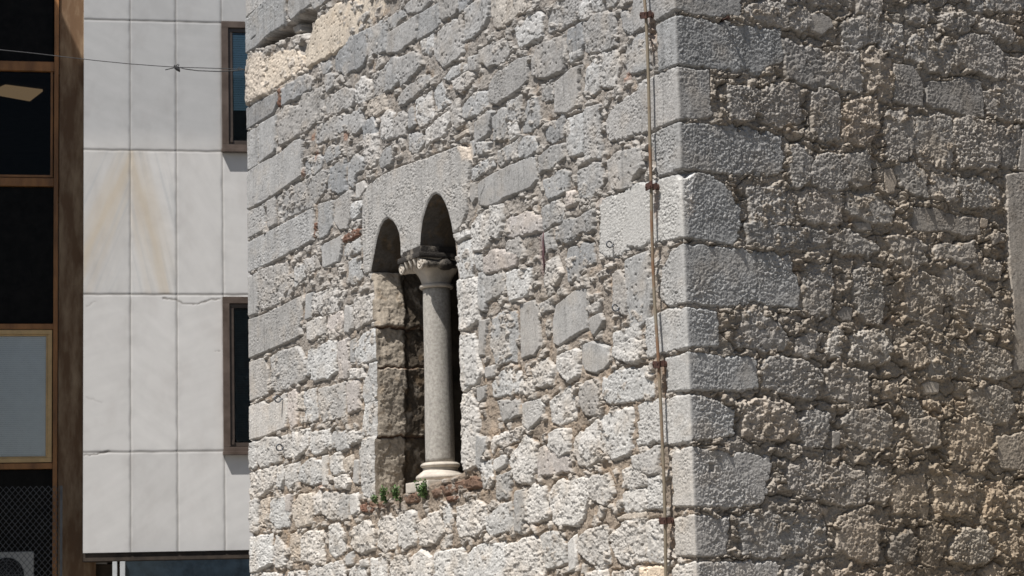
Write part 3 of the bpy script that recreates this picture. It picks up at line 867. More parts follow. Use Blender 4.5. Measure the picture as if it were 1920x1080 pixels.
order = [k for k in range(len(stones)) if stones[k][0] == 'h'] + [k for k in range(len(stones)) if stones[k][0] not in 'h']
for k in order:
    ty, ti, pl, side = stones[k]
    P = np.array(pl)
    w = window(P, 0.06)
    if w[0].stop <= w[0].start or w[1].stop <= w[1].start: continue
    right = side == 'R'
    A, B = {'a': (.004, .0025), 's': (.008, .004), 'k': (.016, .007), 'r': (.020, .006), 'c': (.025, .008), 'h': (.03, .012)}[ty]
    if side == 'H': A, B = .006, .004
    if side == 'Q': A, B = .005 + .035 * sstep(.12, .5, np.abs(S[w])), .004 + .008 * sstep(.1, .4, np.abs(S[w]))
    if right and ty in 'rc': A, B = .034, .010
    X = S[w] + A * w1s[w] + B * w2s[w]; Y = V[w] + A * w1v[w] + B * w2v[w]
    d = poly_dist(X, Y, P)
    if side == 'R': d = d + (.020 if ty in 'rc' else .010)
    elif side == 'L': d = d + (.013 if ty in 'rc' else .006)
    elif side == 'Q': d = d + .007
    if ty in 'a': d = d - .030 * np.maximum(0, w1v[w] - .12) - .02 * np.maximum(0, gnoise(S[w] / .035, V[w] / .03, 130 + k) - .35)
    if ty == 'h':
        PIT[w] = np.maximum(PIT[w], sstep(-0.01, 0.05, d) * 0.24)
        continue
    ED[w] = np.minimum(ED[w], np.abs(d + .004))
    cx, cy = P.mean(0)
    size = math.sqrt(max(1e-4, np.ptp(P[:, 0]) * np.ptp(P[:, 1])))
    r0, r1, r2, r3, r4, r5 = rng.rand(6)
    if ty == 'a': lvl, rr, drop = .006 + .010 * r0, .011, .030
    elif ty in 'sk': lvl, rr, drop = .004 + .010 * r0, .010, .028
    elif ty == 'c': lvl, rr, drop = -.010, .03, .025
    else: lvl, rr, drop = .002 + .016 * r0, (.016 if right else .012), (.040 if right else .030)
    if right and ty == 'r': lvl += .004
    if side == 'Q': lvl, rr, drop = .007 + .002 * r0, .012, .026
    if side == 'H': lvl, rr, drop = .012, .012, .030
    p = sstep(-0.002, rr, d)
    tilt = (r1 - .5) * .06 * (S[w] - cx) + (r2 - .5) * .07 * (V[w] - cy) if ty in 'rc' else (r1 - .5) * .012 * (S[w] - cx) + (r2 - .5) * .015 * (V[w] - cy)
    if side in 'QH': tilt = 0
    hs = lvl + tilt - drop * (1 - p)
    if ty == 'r':
        hs = hs + (.002 if ti != 'w' else .004) * sstep(0, max(.03, .40 * size), d)
    for hp in hole_polys:
        if hp[:, 0].min() < cx < hp[:, 0].max() and hp[:, 1].min() < cy < hp[:, 1].max() and ty in 'sr' and size < .5: hs = hs - .05
    up = (d > -0.002) & (hs > H[w])
    H[w] = np.where(up, hs, H[w]); ID[w] = np.where(up, k, ID[w]); PD[w] = np.where(up, p, PD[w])
    tint = np.array(TINT['g' if ti == 'q' else ti])
    if ti == 'q':
        t = np.clip((4.6 - cy) / 2.2, 0, 1); tint = tint * (1 - t) + np.array((.42, .405, .385)) * t
    tint = tint * (0.90 + 0.2 * r3) * (1 + (np.array([r4, .5, 1 - r4]) - .5) * .05)
    if side == 'H': tint = np.array((.375, .36, .34))
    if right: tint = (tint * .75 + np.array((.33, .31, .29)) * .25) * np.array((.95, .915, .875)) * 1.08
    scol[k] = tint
    f = .35 + 1.0 * r5
    if ty == 'a': a_peck[k], a_crag[k], a_lump[k] = .0034 * f, .0, .002
    elif ty in 's': a_peck[k], a_crag[k], a_lump[k] = .0007, .0, .0015
    elif ty == 'k': a_peck[k], a_crag[k], a_lump[k] = .004, .008, .006
    elif ty == 'c': a_peck[k], a_crag[k], a_lump[k] = .0080, .009, .020
    else:
        craggy = ti in 'wb'
        a_peck[k] = (.0042 if not craggy else .003) * f
        a_crag[k] = (.0045 if not craggy else .011) * (0.6 + .8 * r4)
        a_lump[k] = .006 * f
        if side == 'L' and not craggy: a_crag[k] *= .55; a_lump[k] = .004 * f; a_peck[k] *= .8
        if side == 'L' and craggy: a_crag[k] *= .52; a_lump[k] *= .7; a_peck[k] *= 1.25
        if right: a_peck[k] *= 1.3; a_crag[k] *= (.5 + 1.1 * r1); a_lump[k] *= .6
    if side == 'Q': a_peck[k] = .0030 + .0018 * r5
    if side == 'H': a_peck[k] = .0060; a_lump[k] = .001

# detail noises
f1b, _, _, _ = worley(S / .029 + 0.25 * w2s, V / .025 + 0.25 * w2v, 15, True)
pk2 = (0.55 - f1b) * 1.8 + 0.6 * gnoise(S / .018, V / .018, 24) + 0.4 * gnoise(S / .009, V / .009, 25)
wfar = sstep(0.5, 6.5, -S)
f1, f2, _, _ = worley(S / .017 + 0.25 * w2s, V / .015 + 0.25 * w2v, 11, True)
peck = (0.55 - f1) * 1.5 + 0.55 * gnoise(S / .011, V / .011, 21) + 0.35 * gnoise(S / .006, V / .006, 22)
peck = peck * (1 - .65 * wfar) + pk2 * .75 * wfar
_, _, _, fac = worley(S / .075 + .5 * w1s, V / .06 + .5 * w1v, 31, True)
_, _, _, fac2 = worley(S / .032 + .4 * w2s, V / .027 + .4 * w2v, 36, True)
crag = fac * 1.0 + fac2 * .55 + .35 * fbm(S / .03, V / .03, 3, 40)
lump = fbm(S / .11, V / .10, 3, 51)
ID1 = np.where(ID < 0, len(stones), ID)
ridge = .5 - np.abs(fbm(S / .06 + .3 * w1s, V / .05, 3, 55))
H = H + np.where(RIGHTW & (a_crag[ID1] > 0), .006 * ridge + .0025 * fbm(S / .03, V / .028, 2, 56), 0)
_, _, _, fac3 = worley(S / .021 + .3 * w2s, V / .018 + .3 * w2v, 38, True)
wear = (.35 + .9 * sstep(-.35, .45, fbm(S / .35 + 20, V / .3, 3, 58)))
pn = gnoise(S / .0125, V / .0115, 26) * (1 - wfar) + gnoise(S / .020, V / .018, 27) * wfar
pits = -2.6 * np.maximum(0, pn - .22)
_, _, _, fac4 = worley(S / .0125 + .3 * w2s, V / .0105 + .3 * w2v, 44, True)
peck = np.where(RIGHTW, peck * .25 + fac3 * .85 + fac4 * .75 + pits * .3, peck * .6 + fac3 * .7 + pits)
wq = window(OPEN, .12)
dmar = np.ones(S.shape, np.float32); dmar[wq] = np.where(ID1[wq] == HEAD_ID, sstep(.018, .032, -poly_dist(S[wq], V[wq], OPEN)), 1)
H = H + a_peck[ID1] * peck * wear * dmar * (.25 + .75 * sstep(.004, .035, np.abs(S))) * (.35 + .65 * PD) + a_crag[ID1] * crag * PD + a_lump[ID1] * lump
# scattered deep pits in the rough stones
q1, _, qc = worley(S / .05, V / .045, 61)
pit = np.where((qc > .72) & (a_crag[ID1] > 0), 1 - sstep(.06, .26, q1), 0)
H -= .012 * pit

# mortar and small filling rubble
lowf = fbm(S / .55, V / .45, 3, 71)
grain = .5 * gnoise(S / .019, V / .017, 72) + .5 * gnoise(S / .009, V / .009, 73) + .35 * gnoise(S / .0055, V / .0055, 74)
hm = -.006 + .012 * lowf + .0075 * fbm(S / .06, V / .055, 3, 75) + .0050 * grain + .003 * crag
hmr = -.003 + .018 * lowf + .020 * fbm(S / .09, V / .07, 4, 76, .6) + .007 * grain + .0045 * crag
cx1, cx2, cxc = worley(S / .16 + .5 * w1s, V / .11 + .5 * w1v, 77)
hmr = hmr - .030 * (1 - sstep(.02, .12, cx2 - cx1)) * (cxc > .35)
hm = np.where(RIGHTW, hmr, hm)
g1, g2, gc = worley(S / .085 + .8 * w1s, V / .062 + .8 * w1v, 81)
gp = sstep(.03, .30, g2 - g1)
isr = gc > np.where(RIGHTW, .45, .66)
hr = hm + np.where(isr, (.004 + .02 * gc) * gp + .0035 * peck * gp + .005 * crag * gp, 0)
rub = isr & (gp > .35)
hm = hr
# thin tight joints beside dressed blocks: keep the mortar low there
hm = np.where(PIT > .03, hm - PIT +   .07 * PIT / .24 * (gc - .3), hm)
crev = sstep(-.25, .25, fbm(S / .14 + 90, V / .11, 3, 78))
hm = hm - np.where(RIGHTW, .006, .018) * crev * (1 - sstep(.002, .012, ED))
hm = hm - PD * np.where(a_crag[ID1] > 0, np.where(RIGHTW, .003, .006), .035) * (ID >= 0)
mort = hm > H
mc = np.empty(S.shape + (3,), np.float32)
hgt_ = sstep(2.8, 4.4, V)[..., None]
mort_l = np.array((.255, .212, .172)) * (1 - hgt_) + np.array((.285, .258, .23)) * hgt_; mort_r = np.array((.30, .27, .235))
mc[:] = np.where(RIGHTW[..., None], mort_r, mort_l)
nv = fbm(S / .22, V / .2, 4, 91)
mc *= (1 + .28 * nv)[..., None]
warm = sstep(.1, .6, fbm(S / .15 + 7, V / .13, 3, 92))[..., None]
mc = mc * (1 - .35 * warm) + np.array((.34, .23, .14)) * .35 * warm
rc = np.stack([.22 + .2 * gc, .205 + .19 * gc, .185 + .18 * gc], -1)
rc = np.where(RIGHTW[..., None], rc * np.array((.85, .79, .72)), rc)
mc = np.where(rub[..., None], rc * .75 + mc * .25, mc)
COL = np.where(mort[..., None], mc, scol[ID1])
STONE = np.where(mort, -1, ID)
H = np.maximum(H, hm)
del f1, f2, fac, fac2, q1, qc, g1, g2, rc, mc, hr

# colour variation of the stones: mineral speckle, dust films, lichen, painted pit shade
sp = gnoise(S / .013, V / .012, 101) * .6 + gnoise(S / .03, V / .028, 102) * .5
pat = fbm(S / .16 + 30, V / .20, 5, 108, .6)
strk = sstep(.12, .5, fbm(S / .045, V / .9, 3, 109)) * sstep(2.4, 4.2, V)
COL *= (1 + .30 * pat)[..., None] * (1 - .22 * strk)[..., None]
warmp = (sstep(0, .5, fbm(S / .22 + 60, V / .2, 4, 110)) * .22)[..., None]
COL = COL * (1 - warmp) + COL * np.array((1.12, .97, .80)) * warmp
film = sstep(.05, .55, fbm(S / .30, V / .26, 4, 103))
lich = sstep(.28, .5, fbm(S / .055, V / .05, 4, 104))
stm = (~mort)
sp2 = gnoise(S / .0115, V / .0085, 105) + .6 * gnoise(S / .0065, V / .0055, 106)
spk_shade = sstep(.30, .95, gnoise(S / .016, V / .0115, 107) + .35 * sp2)
COL *= (1 + np.where(stm, .10, .14) * sp + .11 * sp2)[..., None]
COL *= (1 - .42 * spk_shade)[..., None]  # mineral specks that also paint the shade inside tiny pits
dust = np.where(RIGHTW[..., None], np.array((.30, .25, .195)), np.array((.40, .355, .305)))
iskk = np.array([s_[1] == 'k' for s_ in stones] + [False])
rough_st = (a_crag[ID1] > 0) & stm & ~iskk[ID1]
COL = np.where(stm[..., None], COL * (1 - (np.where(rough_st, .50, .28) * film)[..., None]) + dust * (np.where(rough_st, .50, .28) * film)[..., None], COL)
COL = COL * (1 - (.38 * lich * np.where(V > 3.6, 1, .55))[..., None])
# the foot of the picture is paler on the sunny wall, browner on the raking wall
tone = np.clip((V - 2.3) / 3.0, 0, 1)[..., None]
COL = np.where(RIGHTW[..., None], COL * (1 + (np.array((.98, .90, .78)) - 1) * ((1 - tone) * sstep(.5, 2.0, S)[..., None])),
               COL * (np.array((1.12, 1.10, 1.07)) * (1 - tone) + np.array((.94, .95, .97)) * tone))


def paint(px, c, amt, soft=.03, right=None):
    P = np.array([sv(*p) for p in px])
    w = window(P, .1)
    d = poly_dist(S[w] + .02 * w1s[w], V[w] + .02 * w1v[w], P)
    a = (amt * sstep(-soft, soft, d))[..., None]
    COL[w] = COL[w] * (1 - a) + np.array(c) * a


def cut(px, width, depth):
    P = np.array([sv(*p) for p in px])
    w = window(P, .05)
    X, Y = S[w] + .004 * w2s[w], V[w] + .004 * w2v[w]
    d = np.full(X.shape, 9.0)
    for (ax, ay), (bx, by) in zip(P[:-1], P[1:]):
        ex, ey = bx - ax, by - ay
        t = np.clip(((X - ax) * ex + (Y - ay) * ey) / (ex * ex + ey * ey), 0, 1)
        d = np.minimum(d, np.hypot(X - ax - t * ex, Y - ay - t * ey))
    H[w] -= depth * (1 - sstep(width * .4, width, d))


def dent(px, depth, soft):
    P = np.array([sv(*p) for p in px])
    w = window(P, .08)
    d = poly_dist(S[w] + .006 * w1s[w], V[w] + .006 * w1v[w], P)
    H[w] -= depth * sstep(-soft, soft, d)


paint([(1264, 340), (1284, 326), (1301, 322), (1298, 345), (1292, 372), (1276, 366)], (.78, .76, .73), .85, .012)
paint([(1276, 366), (1296, 366), (1300, 400), (1280, 420)], (.62, .56, .50), .5, .02)
paint([(1125, 385), (1137, 374), (1200, 345), (1245, 335), (1290, 330), (1288, 447), (1223, 457), (1177, 467), (1163, 480), (1143, 482), (1127, 473)], (.47, .455, .43), .75, .012)
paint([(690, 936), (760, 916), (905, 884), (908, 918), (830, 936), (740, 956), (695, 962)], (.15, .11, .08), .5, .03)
for x_, y_ in ((1222, 30), (1232, 353), (1246, 686), (1259, 980)):
    paint([(x_ - 5, y_ - 6), (x_ + 6, y_ - 5), (x_ + 7, y_ + 38), (x_ + 2, y_ + 75), (x_ - 3, y_ + 40)], (.26, .15, .09), .42, .012)
paint([(1655, 985), (1740, 975), (1790, 1090), (1650, 1090)], (.12, .10, .08), .45, .05)
paint([(1010, 440), (1022, 436), (1024, 500), (1014, 520)], (.30, .20, .20), .3, .02)
paint([(860, 275), (885, 270), (890, 300), (870, 300)], (.60, .51, .42), .7, .02)
for q in ([(1173, 138), (1182, 135), (1183, 150), (1174, 155)], [(588, 290), (596, 280), (594, 300)], [(455 + 130, 252), (590, 250), (588, 262), (582, 262)],
          [(644, 248), (652, 246), (650, 262), (644, 264)], [(568, 330), (572, 318), (573, 334)], [(598, 908), (606, 908), (604, 918), (598, 917)]):
    paint(q, (.27, .14, .09), .6, .012)
paint([(470, 110), (560, 95), (580, 130), (500, 180), (470, 180)], (.62, .54, .45), .5, .05)
cut([(913, 333), (911, 350), (905, 365), (902, 383)], .005, .008)
cut([(937, 325), (940, 335)], .004, .006)
cut([(538, 163), (537, 176), (541, 190)], .010, .012)
cut([(480, 50), (482, 66), (473, 75)], .010, .010)
dent([(1266, 320), (1300, 322), (1286, 334), (1276, 334)], .045, .010)
dent([(1328, 868), (1338, 872), (1338, 886), (1328, 884)], .02, .006)

# edge of the window opening is worn round
wO = window(OPEN, .1)
dO = -poly_dist(S[wO], V[wO], OPEN)
H[wO] = H[wO] - .010 * (1 - sstep(0, .014, dO))
rO = (STONE[wO] != HEAD_ID)
H[wO] = np.where(rO & (dO < .05), np.maximum(H[wO], -.012), H[wO])
Hq = H.copy()


def h_at(s_, v_):
    j = np.clip(np.searchsorted(Sg, s_) - 1, 0, NS - 2); i = np.clip(np.searchsorted(Vg, v_) - 1, 0, NV - 2)
    a = np.clip((s_ - Sg[j]) / (Sg[j + 1] - Sg[j]), 0, 1); b = np.clip((v_ - Vg[i]) / (Vg[i + 1] - Vg[i]), 0, 1)
    return Hq[i, j] * (1 - a) * (1 - b) + Hq[i, j + 1] * a * (1 - b) + Hq[i + 1, j] * (1 - a) * b + Hq[i + 1, j + 1] * a * b


# opening: drop the faces inside, snap the rim to the true outline
SS, VV = S.astype(np.float64), V.astype(np.float64)
cs = (SS[:-1, :-1] + SS[1:, 1:]) / 2; cv = (VV[:-1, :-1] + VV[1:, 1:]) / 2
gone = np.zeros(cs.shape, bool)
wf = (slice(wO[0].start, wO[0].stop - 1), slice(wO[1].start, wO[1].stop - 1))
gone[wf] = poly_dist(cs[wf], cv[wf], OPEN) > 0
vin = np.zeros(S.shape, int); vn = np.zeros(S.shape, int)
for a in (0, 1):
    for b in (0, 1):
        vin[a:NV - 1 + a, b:NS - 1 + b] += gone; vn[a:NV - 1 + a, b:NS - 1 + b] += 1
rim = np.argwhere((vin > 0) & (vin < vn))
OA = OPEN; OB = np.roll(OPEN, -1, 0)
for i, j in rim:
    p = np.array([SS[i, j], VV[i, j]])
    e = OB - OA
    t = np.clip(((p - OA) * e).sum(1) / (e * e).sum(1), 0, 1)
    q = OA + t[:, None] * e
    b = q[np.argmin(((q - p) ** 2).sum(1))]
    SS[i, j], VV[i, j] = b

# positions
nb = sstep(-.014, .014, S)[..., None]
nl = np.broadcast_to(NL, S.shape + (3,)); nr = np.broadcast_to(NR, S.shape + (3,))
N3 = -NR
nrm = nl * (1 - nb) + nr * nb
far = sstep(-.04, .04, S_L - S)[..., None]
nrm = nrm * (1 - far) + N3 * far
nrm = nrm / np.linalg.norm(nrm, axis=-1, keepdims=True)
PL = C0 + EL * (-S_L)
sS = SS[..., None]
base = np.where(sS >= 0, C0 + ER * sS, np.where(sS >= S_L, C0 - EL * sS, PL + ER * (S_L - sS))) + UPV * VV[..., None]
rnd = np.maximum(0, .008 - np.abs(S)) * .45 + np.maximum(0, .03 - np.abs(S - S_L)) * .5
rnd = rnd * (1 + .6 * fbm(S / .03 + 3, V / .05, 2, 120))
POS = base + nrm * (H - rnd)[..., None]
del base, nrm, nl, nr
idx = np.arange(NV * NS).reshape(NV, NS)
quads = np.stack([idx[:-1, :-1], idx[:-1, 1:], idx[1:, 1:], idx[1:, :-1]], -1)
FID = ID[:-1, :-1]
keep = ~gone
fs = cs

tower = empty('stone_tower', C0, 'old square tower of rough grey limestone rubble with a twin arched window', 'tower')


def part_from(mask, name, label=None):
    q = quads[mask]
    if len(q) == 0: return None
    u, inv = np.unique(q.ravel(), return_inverse=True)
    me = np_mesh(name, POS.reshape(-1, 3)[u], inv.reshape(-1, 4), COL.reshape(-1, 3)[u])
    o = link_mesh(name, me, M_STONE, tower)
    if label: o['label'] = label
    return o


is_q = (FID >= N_PLAIN) & (FID < HEAD_ID)
is_h = FID == HEAD_ID
part_from(keep & ~is_q & ~is_h & (fs < 0) & (fs > S_L), 'rubble_wall', 'brightly lit wall of mixed rubble and dressed blocks')
part_from(keep & ~is_q & ~is_h & (fs >= 0), 'rubble_wall', 'darker rough wall in raking light')
part_from(keep & ~is_q & ~is_h & (fs <= S_L), 'rubble_wall')
for k in range(N_PLAIN, HEAD_ID):
    part_from(keep & (FID == k), 'quoin')
head = part_from(keep & is_h, 'window_head', 'single pale slab cut with two round arches')

# reveal of the opening (jambs rough, arches smooth)
DEPTH = 0.52
ring = []
for a, b in zip(OA, OB):
    n = max(1, int(np.linalg.norm(b - a) / .006))
    for t in range(n): ring.append(a + (b - a) * t / n)
ring = np.array(ring)
tan = np.roll(ring, -1, 0) - np.roll(ring, 1, 0)
for _ in range(2): tan = (np.roll(tan, 1, 0) + tan + np.roll(tan, -1, 0)) / 3
tan /= np.linalg.norm(tan, axis=1, keepdims=True)
outn = np.stack([-tan[:, 1], tan[:, 0]], 1)
ctr = OPEN.mean(0)
if np.mean(((ring - ctr) * outn).sum(1)) < 0: outn = -outn
dep = np.concatenate([np.arange(0, DEPTH, .006), [DEPTH]])
arc = np.concatenate([[0], np.cumsum(np.linalg.norm(np.diff(ring, axis=0), axis=1))])
D, Aq = np.meshgrid(dep, arc)
RS = ring[:, 0][:, None] + 0 * D; RV = ring[:, 1][:, None] + 0 * D
v_spring = sv(696, 510)[1]
v_leg = sv(853, 455)[1]
mid_s = ctr[0]
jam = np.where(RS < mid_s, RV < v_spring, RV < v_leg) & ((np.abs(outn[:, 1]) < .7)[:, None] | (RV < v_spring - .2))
fade = sstep(0, .04, D)
n1 = worley(Aq / .075, D / .06, 205, True)[3]; n2 = worley(Aq / .03, D / .03, 207, True)[3]
nz = n1 * .004 + n2 * .003 + .007 * (.4 - np.abs(fbm((Aq + D * .8) / .05, (D - Aq * .5) / .09, 3, 208))) + .012 * fbm(Aq / .2, D / .2, 2, 209)
disp = np.where(jam, nz, .0016 * fbm(Aq / .02, D / .02, 3, 210)) * fade
jv = [sv(706, y)[1] for y in (612, 686, 818)]
groove = np.zeros(D.shape)
for q in jv:
    groove = np.maximum(groove, 1 - sstep(.003, .013, np.abs(RV + .03 * fbm(D / .08, Aq * 0 + q, 2, 211) - q)))
groove *= jam
stone_lv = np.where(RV > jv[0], .018 + .10 * np.minimum(D, .2), np.where(RV > jv[1], -.004, np.where(RV > jv[2], .010, .0)))
disp = disp + np.where(jam & (RS < mid_s), .022 * sstep(.235, .27, D + .04 * fbm(Aq / .12, D * 0, 3, 214)), 0)
disp = disp - np.where(jam, stone_lv * fade, 0) + groove * .022 * fade
h0 = h_at(ring[:, 0], ring[:, 1])[:, None]
base = C0 - EL * (RS + outn[:, 0][:, None] * disp)[..., None] + UPV * (RV + outn[:, 1][:, None] * disp)[..., None]
pos = base + NL * (h0 * (1 - sstep(0, .02, D)) - D)[..., None]
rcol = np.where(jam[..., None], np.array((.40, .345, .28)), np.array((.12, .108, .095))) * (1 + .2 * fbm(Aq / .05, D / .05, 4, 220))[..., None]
stain_shade = sstep(.02, .4, fbm(Aq / .12, D / .10, 4, 221) + np.where(jam, sstep(.16, .27, D) * 1.3 - .80, sstep(.06, .30, D) * .9 - .05))[..., None]
rcol = rcol * (1 - stain_shade) + np.array((.10, .08, .06)) * stain_shade  # old stain, plus shade of the inner jamb put into the colour
orange = sstep(.15, .5, fbm(Aq / .09 + 8, D / .08, 3, 222))[..., None] * .32
rcol = rcol * (1 - orange) + np.array((.30, .20, .11)) * orange
rcol = np.where((groove > .5)[..., None], np.array((.16, .105, .075)), rcol)
nA, nD = D.shape
ii = np.arange(nA * nD).reshape(nA, nD)
i2 = np.vstack([ii, ii[:1]])
rq = np.stack([i2[:-1, :-1], i2[1:, :-1], i2[1:, 1:], i2[:-1, 1:]], -1).reshape(-1, 4)
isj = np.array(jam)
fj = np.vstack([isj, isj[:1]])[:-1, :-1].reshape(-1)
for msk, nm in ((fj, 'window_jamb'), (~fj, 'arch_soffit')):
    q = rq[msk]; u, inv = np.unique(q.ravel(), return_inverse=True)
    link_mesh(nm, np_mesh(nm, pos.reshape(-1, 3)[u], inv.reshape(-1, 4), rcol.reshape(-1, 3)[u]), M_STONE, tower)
print('tower verts', NS * NV, len(stones), 'reveal', nA * nD)

# a dark chamber behind the window so that no light leaks in, and the louvred shutter that closes it
M_DARKSTONE = plain('dark_inner_stone', (.10, .085, .07), .95, var=.4)
M_OLDWOOD = plain('old_brown_wood', (.022, .015, .011), .8, var=.45, scale=14)
wsx = ring[:, 0]; wvx = ring[:, 1]
s0, s1, v0, v1 = wsx.min() - .25, wsx.max() + .25, wvx.min() - .25, wvx.max() + .25


def LP(s_, v_, d): return C0 - EL * s_ + UPV * v_ - NL * d


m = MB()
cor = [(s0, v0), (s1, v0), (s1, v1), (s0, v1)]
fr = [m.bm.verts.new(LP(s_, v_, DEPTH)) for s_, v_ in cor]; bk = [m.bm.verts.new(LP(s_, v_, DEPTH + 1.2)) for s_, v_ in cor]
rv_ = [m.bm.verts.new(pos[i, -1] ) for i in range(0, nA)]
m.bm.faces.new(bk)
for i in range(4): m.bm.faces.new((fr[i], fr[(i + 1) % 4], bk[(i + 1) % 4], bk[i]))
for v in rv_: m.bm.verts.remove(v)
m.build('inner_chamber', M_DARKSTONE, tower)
m = MB()
va, vb = wvx.min() - .1, wvx.max() + .1
k = 0
z = va
while z < vb:
    o = LP(s0 + .02, z, DEPTH + .45)
    m.box(o, -EL * (s1 - s0 - .04), -NL * .07 + UPV * .07, UPV * .014 + NL * .004)
    z += .085
m.build('louvre_shutter', M_OLDWOOD, tower)

# ------------------------------------------------------------------ colonnette in the window
M_COL = plain('worn_column_stone', (.31, .287, .255), .85, var=.22, scale=48, bump=.006, bscale=110, c2=(.45, .42, .375), lo=.3, hi=.7)
M_COLPALE = plain('pale_carved_stone', (.46, .41, .35), .85, var=.2, scale=9, bump=.004, bscale=90)
M_ABACUS = plain('abacus_stain_scroll_shade', (.06, .05, .042), .9, var=.5, scale=9, bump=.008, bscale=60, c2=(.32, .28, .23), lo=.50, hi=.72)
pd = C0 - NL * .185


def on_depth(x, y, d): return hit(x, y, C0 - NL * d, NL)


cb = on_depth(825, 868, .185); ct = on_depth(819, 540, .185)
col_e = empty('colonnette', cb, None, None)
del col_e['base']
bpy.data.objects.remove(col_e)
zb, zt = cb[2], ct[2]
cxy = (cb + ct) / 2
axis_b = np.array([cb[0], cb[1], 0]); axis_t = np.array([ct[0], ct[1], 0])
axis_m = (axis_b + axis_t) / 2
RAD = .108
pr = [(RAD * (1.0 - .07 * t + .012 * math.sin(t * 9)), zb + (zt - zb) * t) for t in np.linspace(0, 1, 40)]
m = MB(); m.lathe(axis_m, pr, 56)
shaft = m.build('column_shaft', M_COL, tower)
# base: two rolls, a hollow and a square plinth
zp = on_depth(825, 885, .185)[2]
hgt = zb - zp
pr = []
for t in np.linspace(0, 1, 11): pr.append((RAD + .018 + .020 * math.sin(math.pi * t), zb - .040 * t + .0))
for t in np.linspace(.05, 1, 8): pr.append((RAD + .018 + .004 - .012 * math.sin(math.pi * t) + .022 * t, zb - .040 - .035 * t))
for t in np.linspace(0, 1, 13): pr.append((RAD + .044 + .030 * math.sin(math.pi * t) * (1 - .0 * t), zb - .078 - .062 * t))
m = MB(); m.lathe(axis_m, pr[::-1], 56)
zq = zb - .140
e1, e2 = EL, -NL
hw = .195
o = axis_m + UPV * (zq - .075) - e1 * hw - e2 * hw
m.box(o, e1 * 2 * hw, e2 * 2 * hw, UPV * .078, bevel=.012)
cbase = m.build('column_base', M_COLPALE, tower)
# capital: bell from a long oblong to the round neck, corner volutes, leaves, necking ring, abacus
zc0 = zt - .005
zc1 = on_depth(815, 478, .10)[2]
CH = zc1 - zc0
front = .205      # reach of the bell towards the wall face
m = MB()
rows = []
for t in np.linspace(0, 1, 22):
    k_ = t ** 2.3
    row = []
    for a in np.linspace(0, 2 * math.pi, 64, endpoint=False):
        c_, s_ = math.cos(a), math.sin(a)
        ex = 2 + 5 * k_
        r_ = (abs(c_) ** ex + abs(s_) ** ex) ** (-1 / ex)
        hx = RAD * .98 * (1 - k_) + .172 * k_
        hy = RAD * .98 * (1 - k_) + (front) * k_
        row.append(m.bm.verts.new(axis_m + e1 * (hx * r_ * c_) + e2 * (hy * r_ * s_) + UPV * (zc0 + CH * .90 * t)))
    rows.append(row)
for A_, B_ in zip(rows[:-1], rows[1:]):
    for q in range(64):
        f = m.bm.faces.new((A_[q], A_[(q + 1) % 64], B_[(q + 1) % 64], B_[q])); f.smooth = True
m.bm.faces.new(rows[-1]); m.bm.faces.new(rows[0][::-1])
# necking ring
m.tube([axis_m + e1 * (RAD + .004) * math.cos(a) + e2 * (RAD + .004) * math.sin(a) + UPV * (zc0 + .012) for a in np.linspace(0, 2 * math.pi, 48, endpoint=False)], .016, 10, closed=True)
cap = m.build('capital', M_COLPALE, tower)
for sx in (-1, 1):
    for sy in (-1, 1):
        m = MB()
        cc = axis_m + e1 * (sx * .160) + e2 * (sy * (front - .005)) + UPV * (zc0 + CH * .70)
        spi = []
        for q in np.linspace(0, 1, 46):
            th = q * 2 * math.pi * 2.1 + (0 if sx > 0 else math.pi)
            rr_ = .043 * (1 - q * .86)
            spi.append(cc + e1 * (rr_ * math.cos(th * sx)) + UPV * (rr_ * math.sin(th)) + e2 * (sy * .012 * q))
        m.tube(spi, [.0115 * (1 - .45 * q) for q in np.linspace(0, 1, 46)], 8)
        m.tube([cc - e2 * sy * .055, cc - e2 * sy * .03, cc - e2 * sy * .004], [.030, .034, .036], 14)
        m.build('volute', M_COLPALE, cap)
for sx in (-1, 1):      # side scroll rolls
    m = MB()
    m.tube([axis_m + e1 * sx * .155 + e2 * q + UPV * (zc0 + CH * .72) for q in (-front + .03, -.06, -.03, 0, .03, .06, front - .03)], [.036, .028, .044, .048, .044, .028, .036], 14)
    m.build('side_scroll', M_ABACUS if sx < 0 else M_COLPALE, cap)  # right-hand roll takes the dark stone as painted shade
for k in range(3):       # pointed leaves between the volutes
    for sy in (-1, 1):
        m = MB()
        b0 = axis_m + e1 * (-.075 + .075 * k) + e2 * sy * (front - .012) + UPV * (zc0 + CH * .58)
        m.tube([b0, b0 + UPV * .03 + e2 * sy * .006, b0 + UPV * .07 + e2 * sy * .014, b0 + UPV * .085 + e2 * sy * .022], [.004, .013, .017, .006], 8)
        m.build('carved_leaf', M_COLPALE, cap)
m = MB()
hx, hyf, hyb = .192, .228, .20
za = zc0 + CH * .90
o = axis_m - e1 * hx - e2 * hyf + UPV * za
m.box(o, e1 * 2 * hx, e2 * (hyf + hyb), UPV * .040, bevel=.014)
o = axis_m - e1 * (hx - .03) - e2 * (hyf - .03) + UPV * (za + .0385)
m.box(o, e1 * 2 * (hx - .03), e2 * (hyf + hyb - .04), UPV * .05, bevel=.006)
m.build('abacus', M_ABACUS, tower)


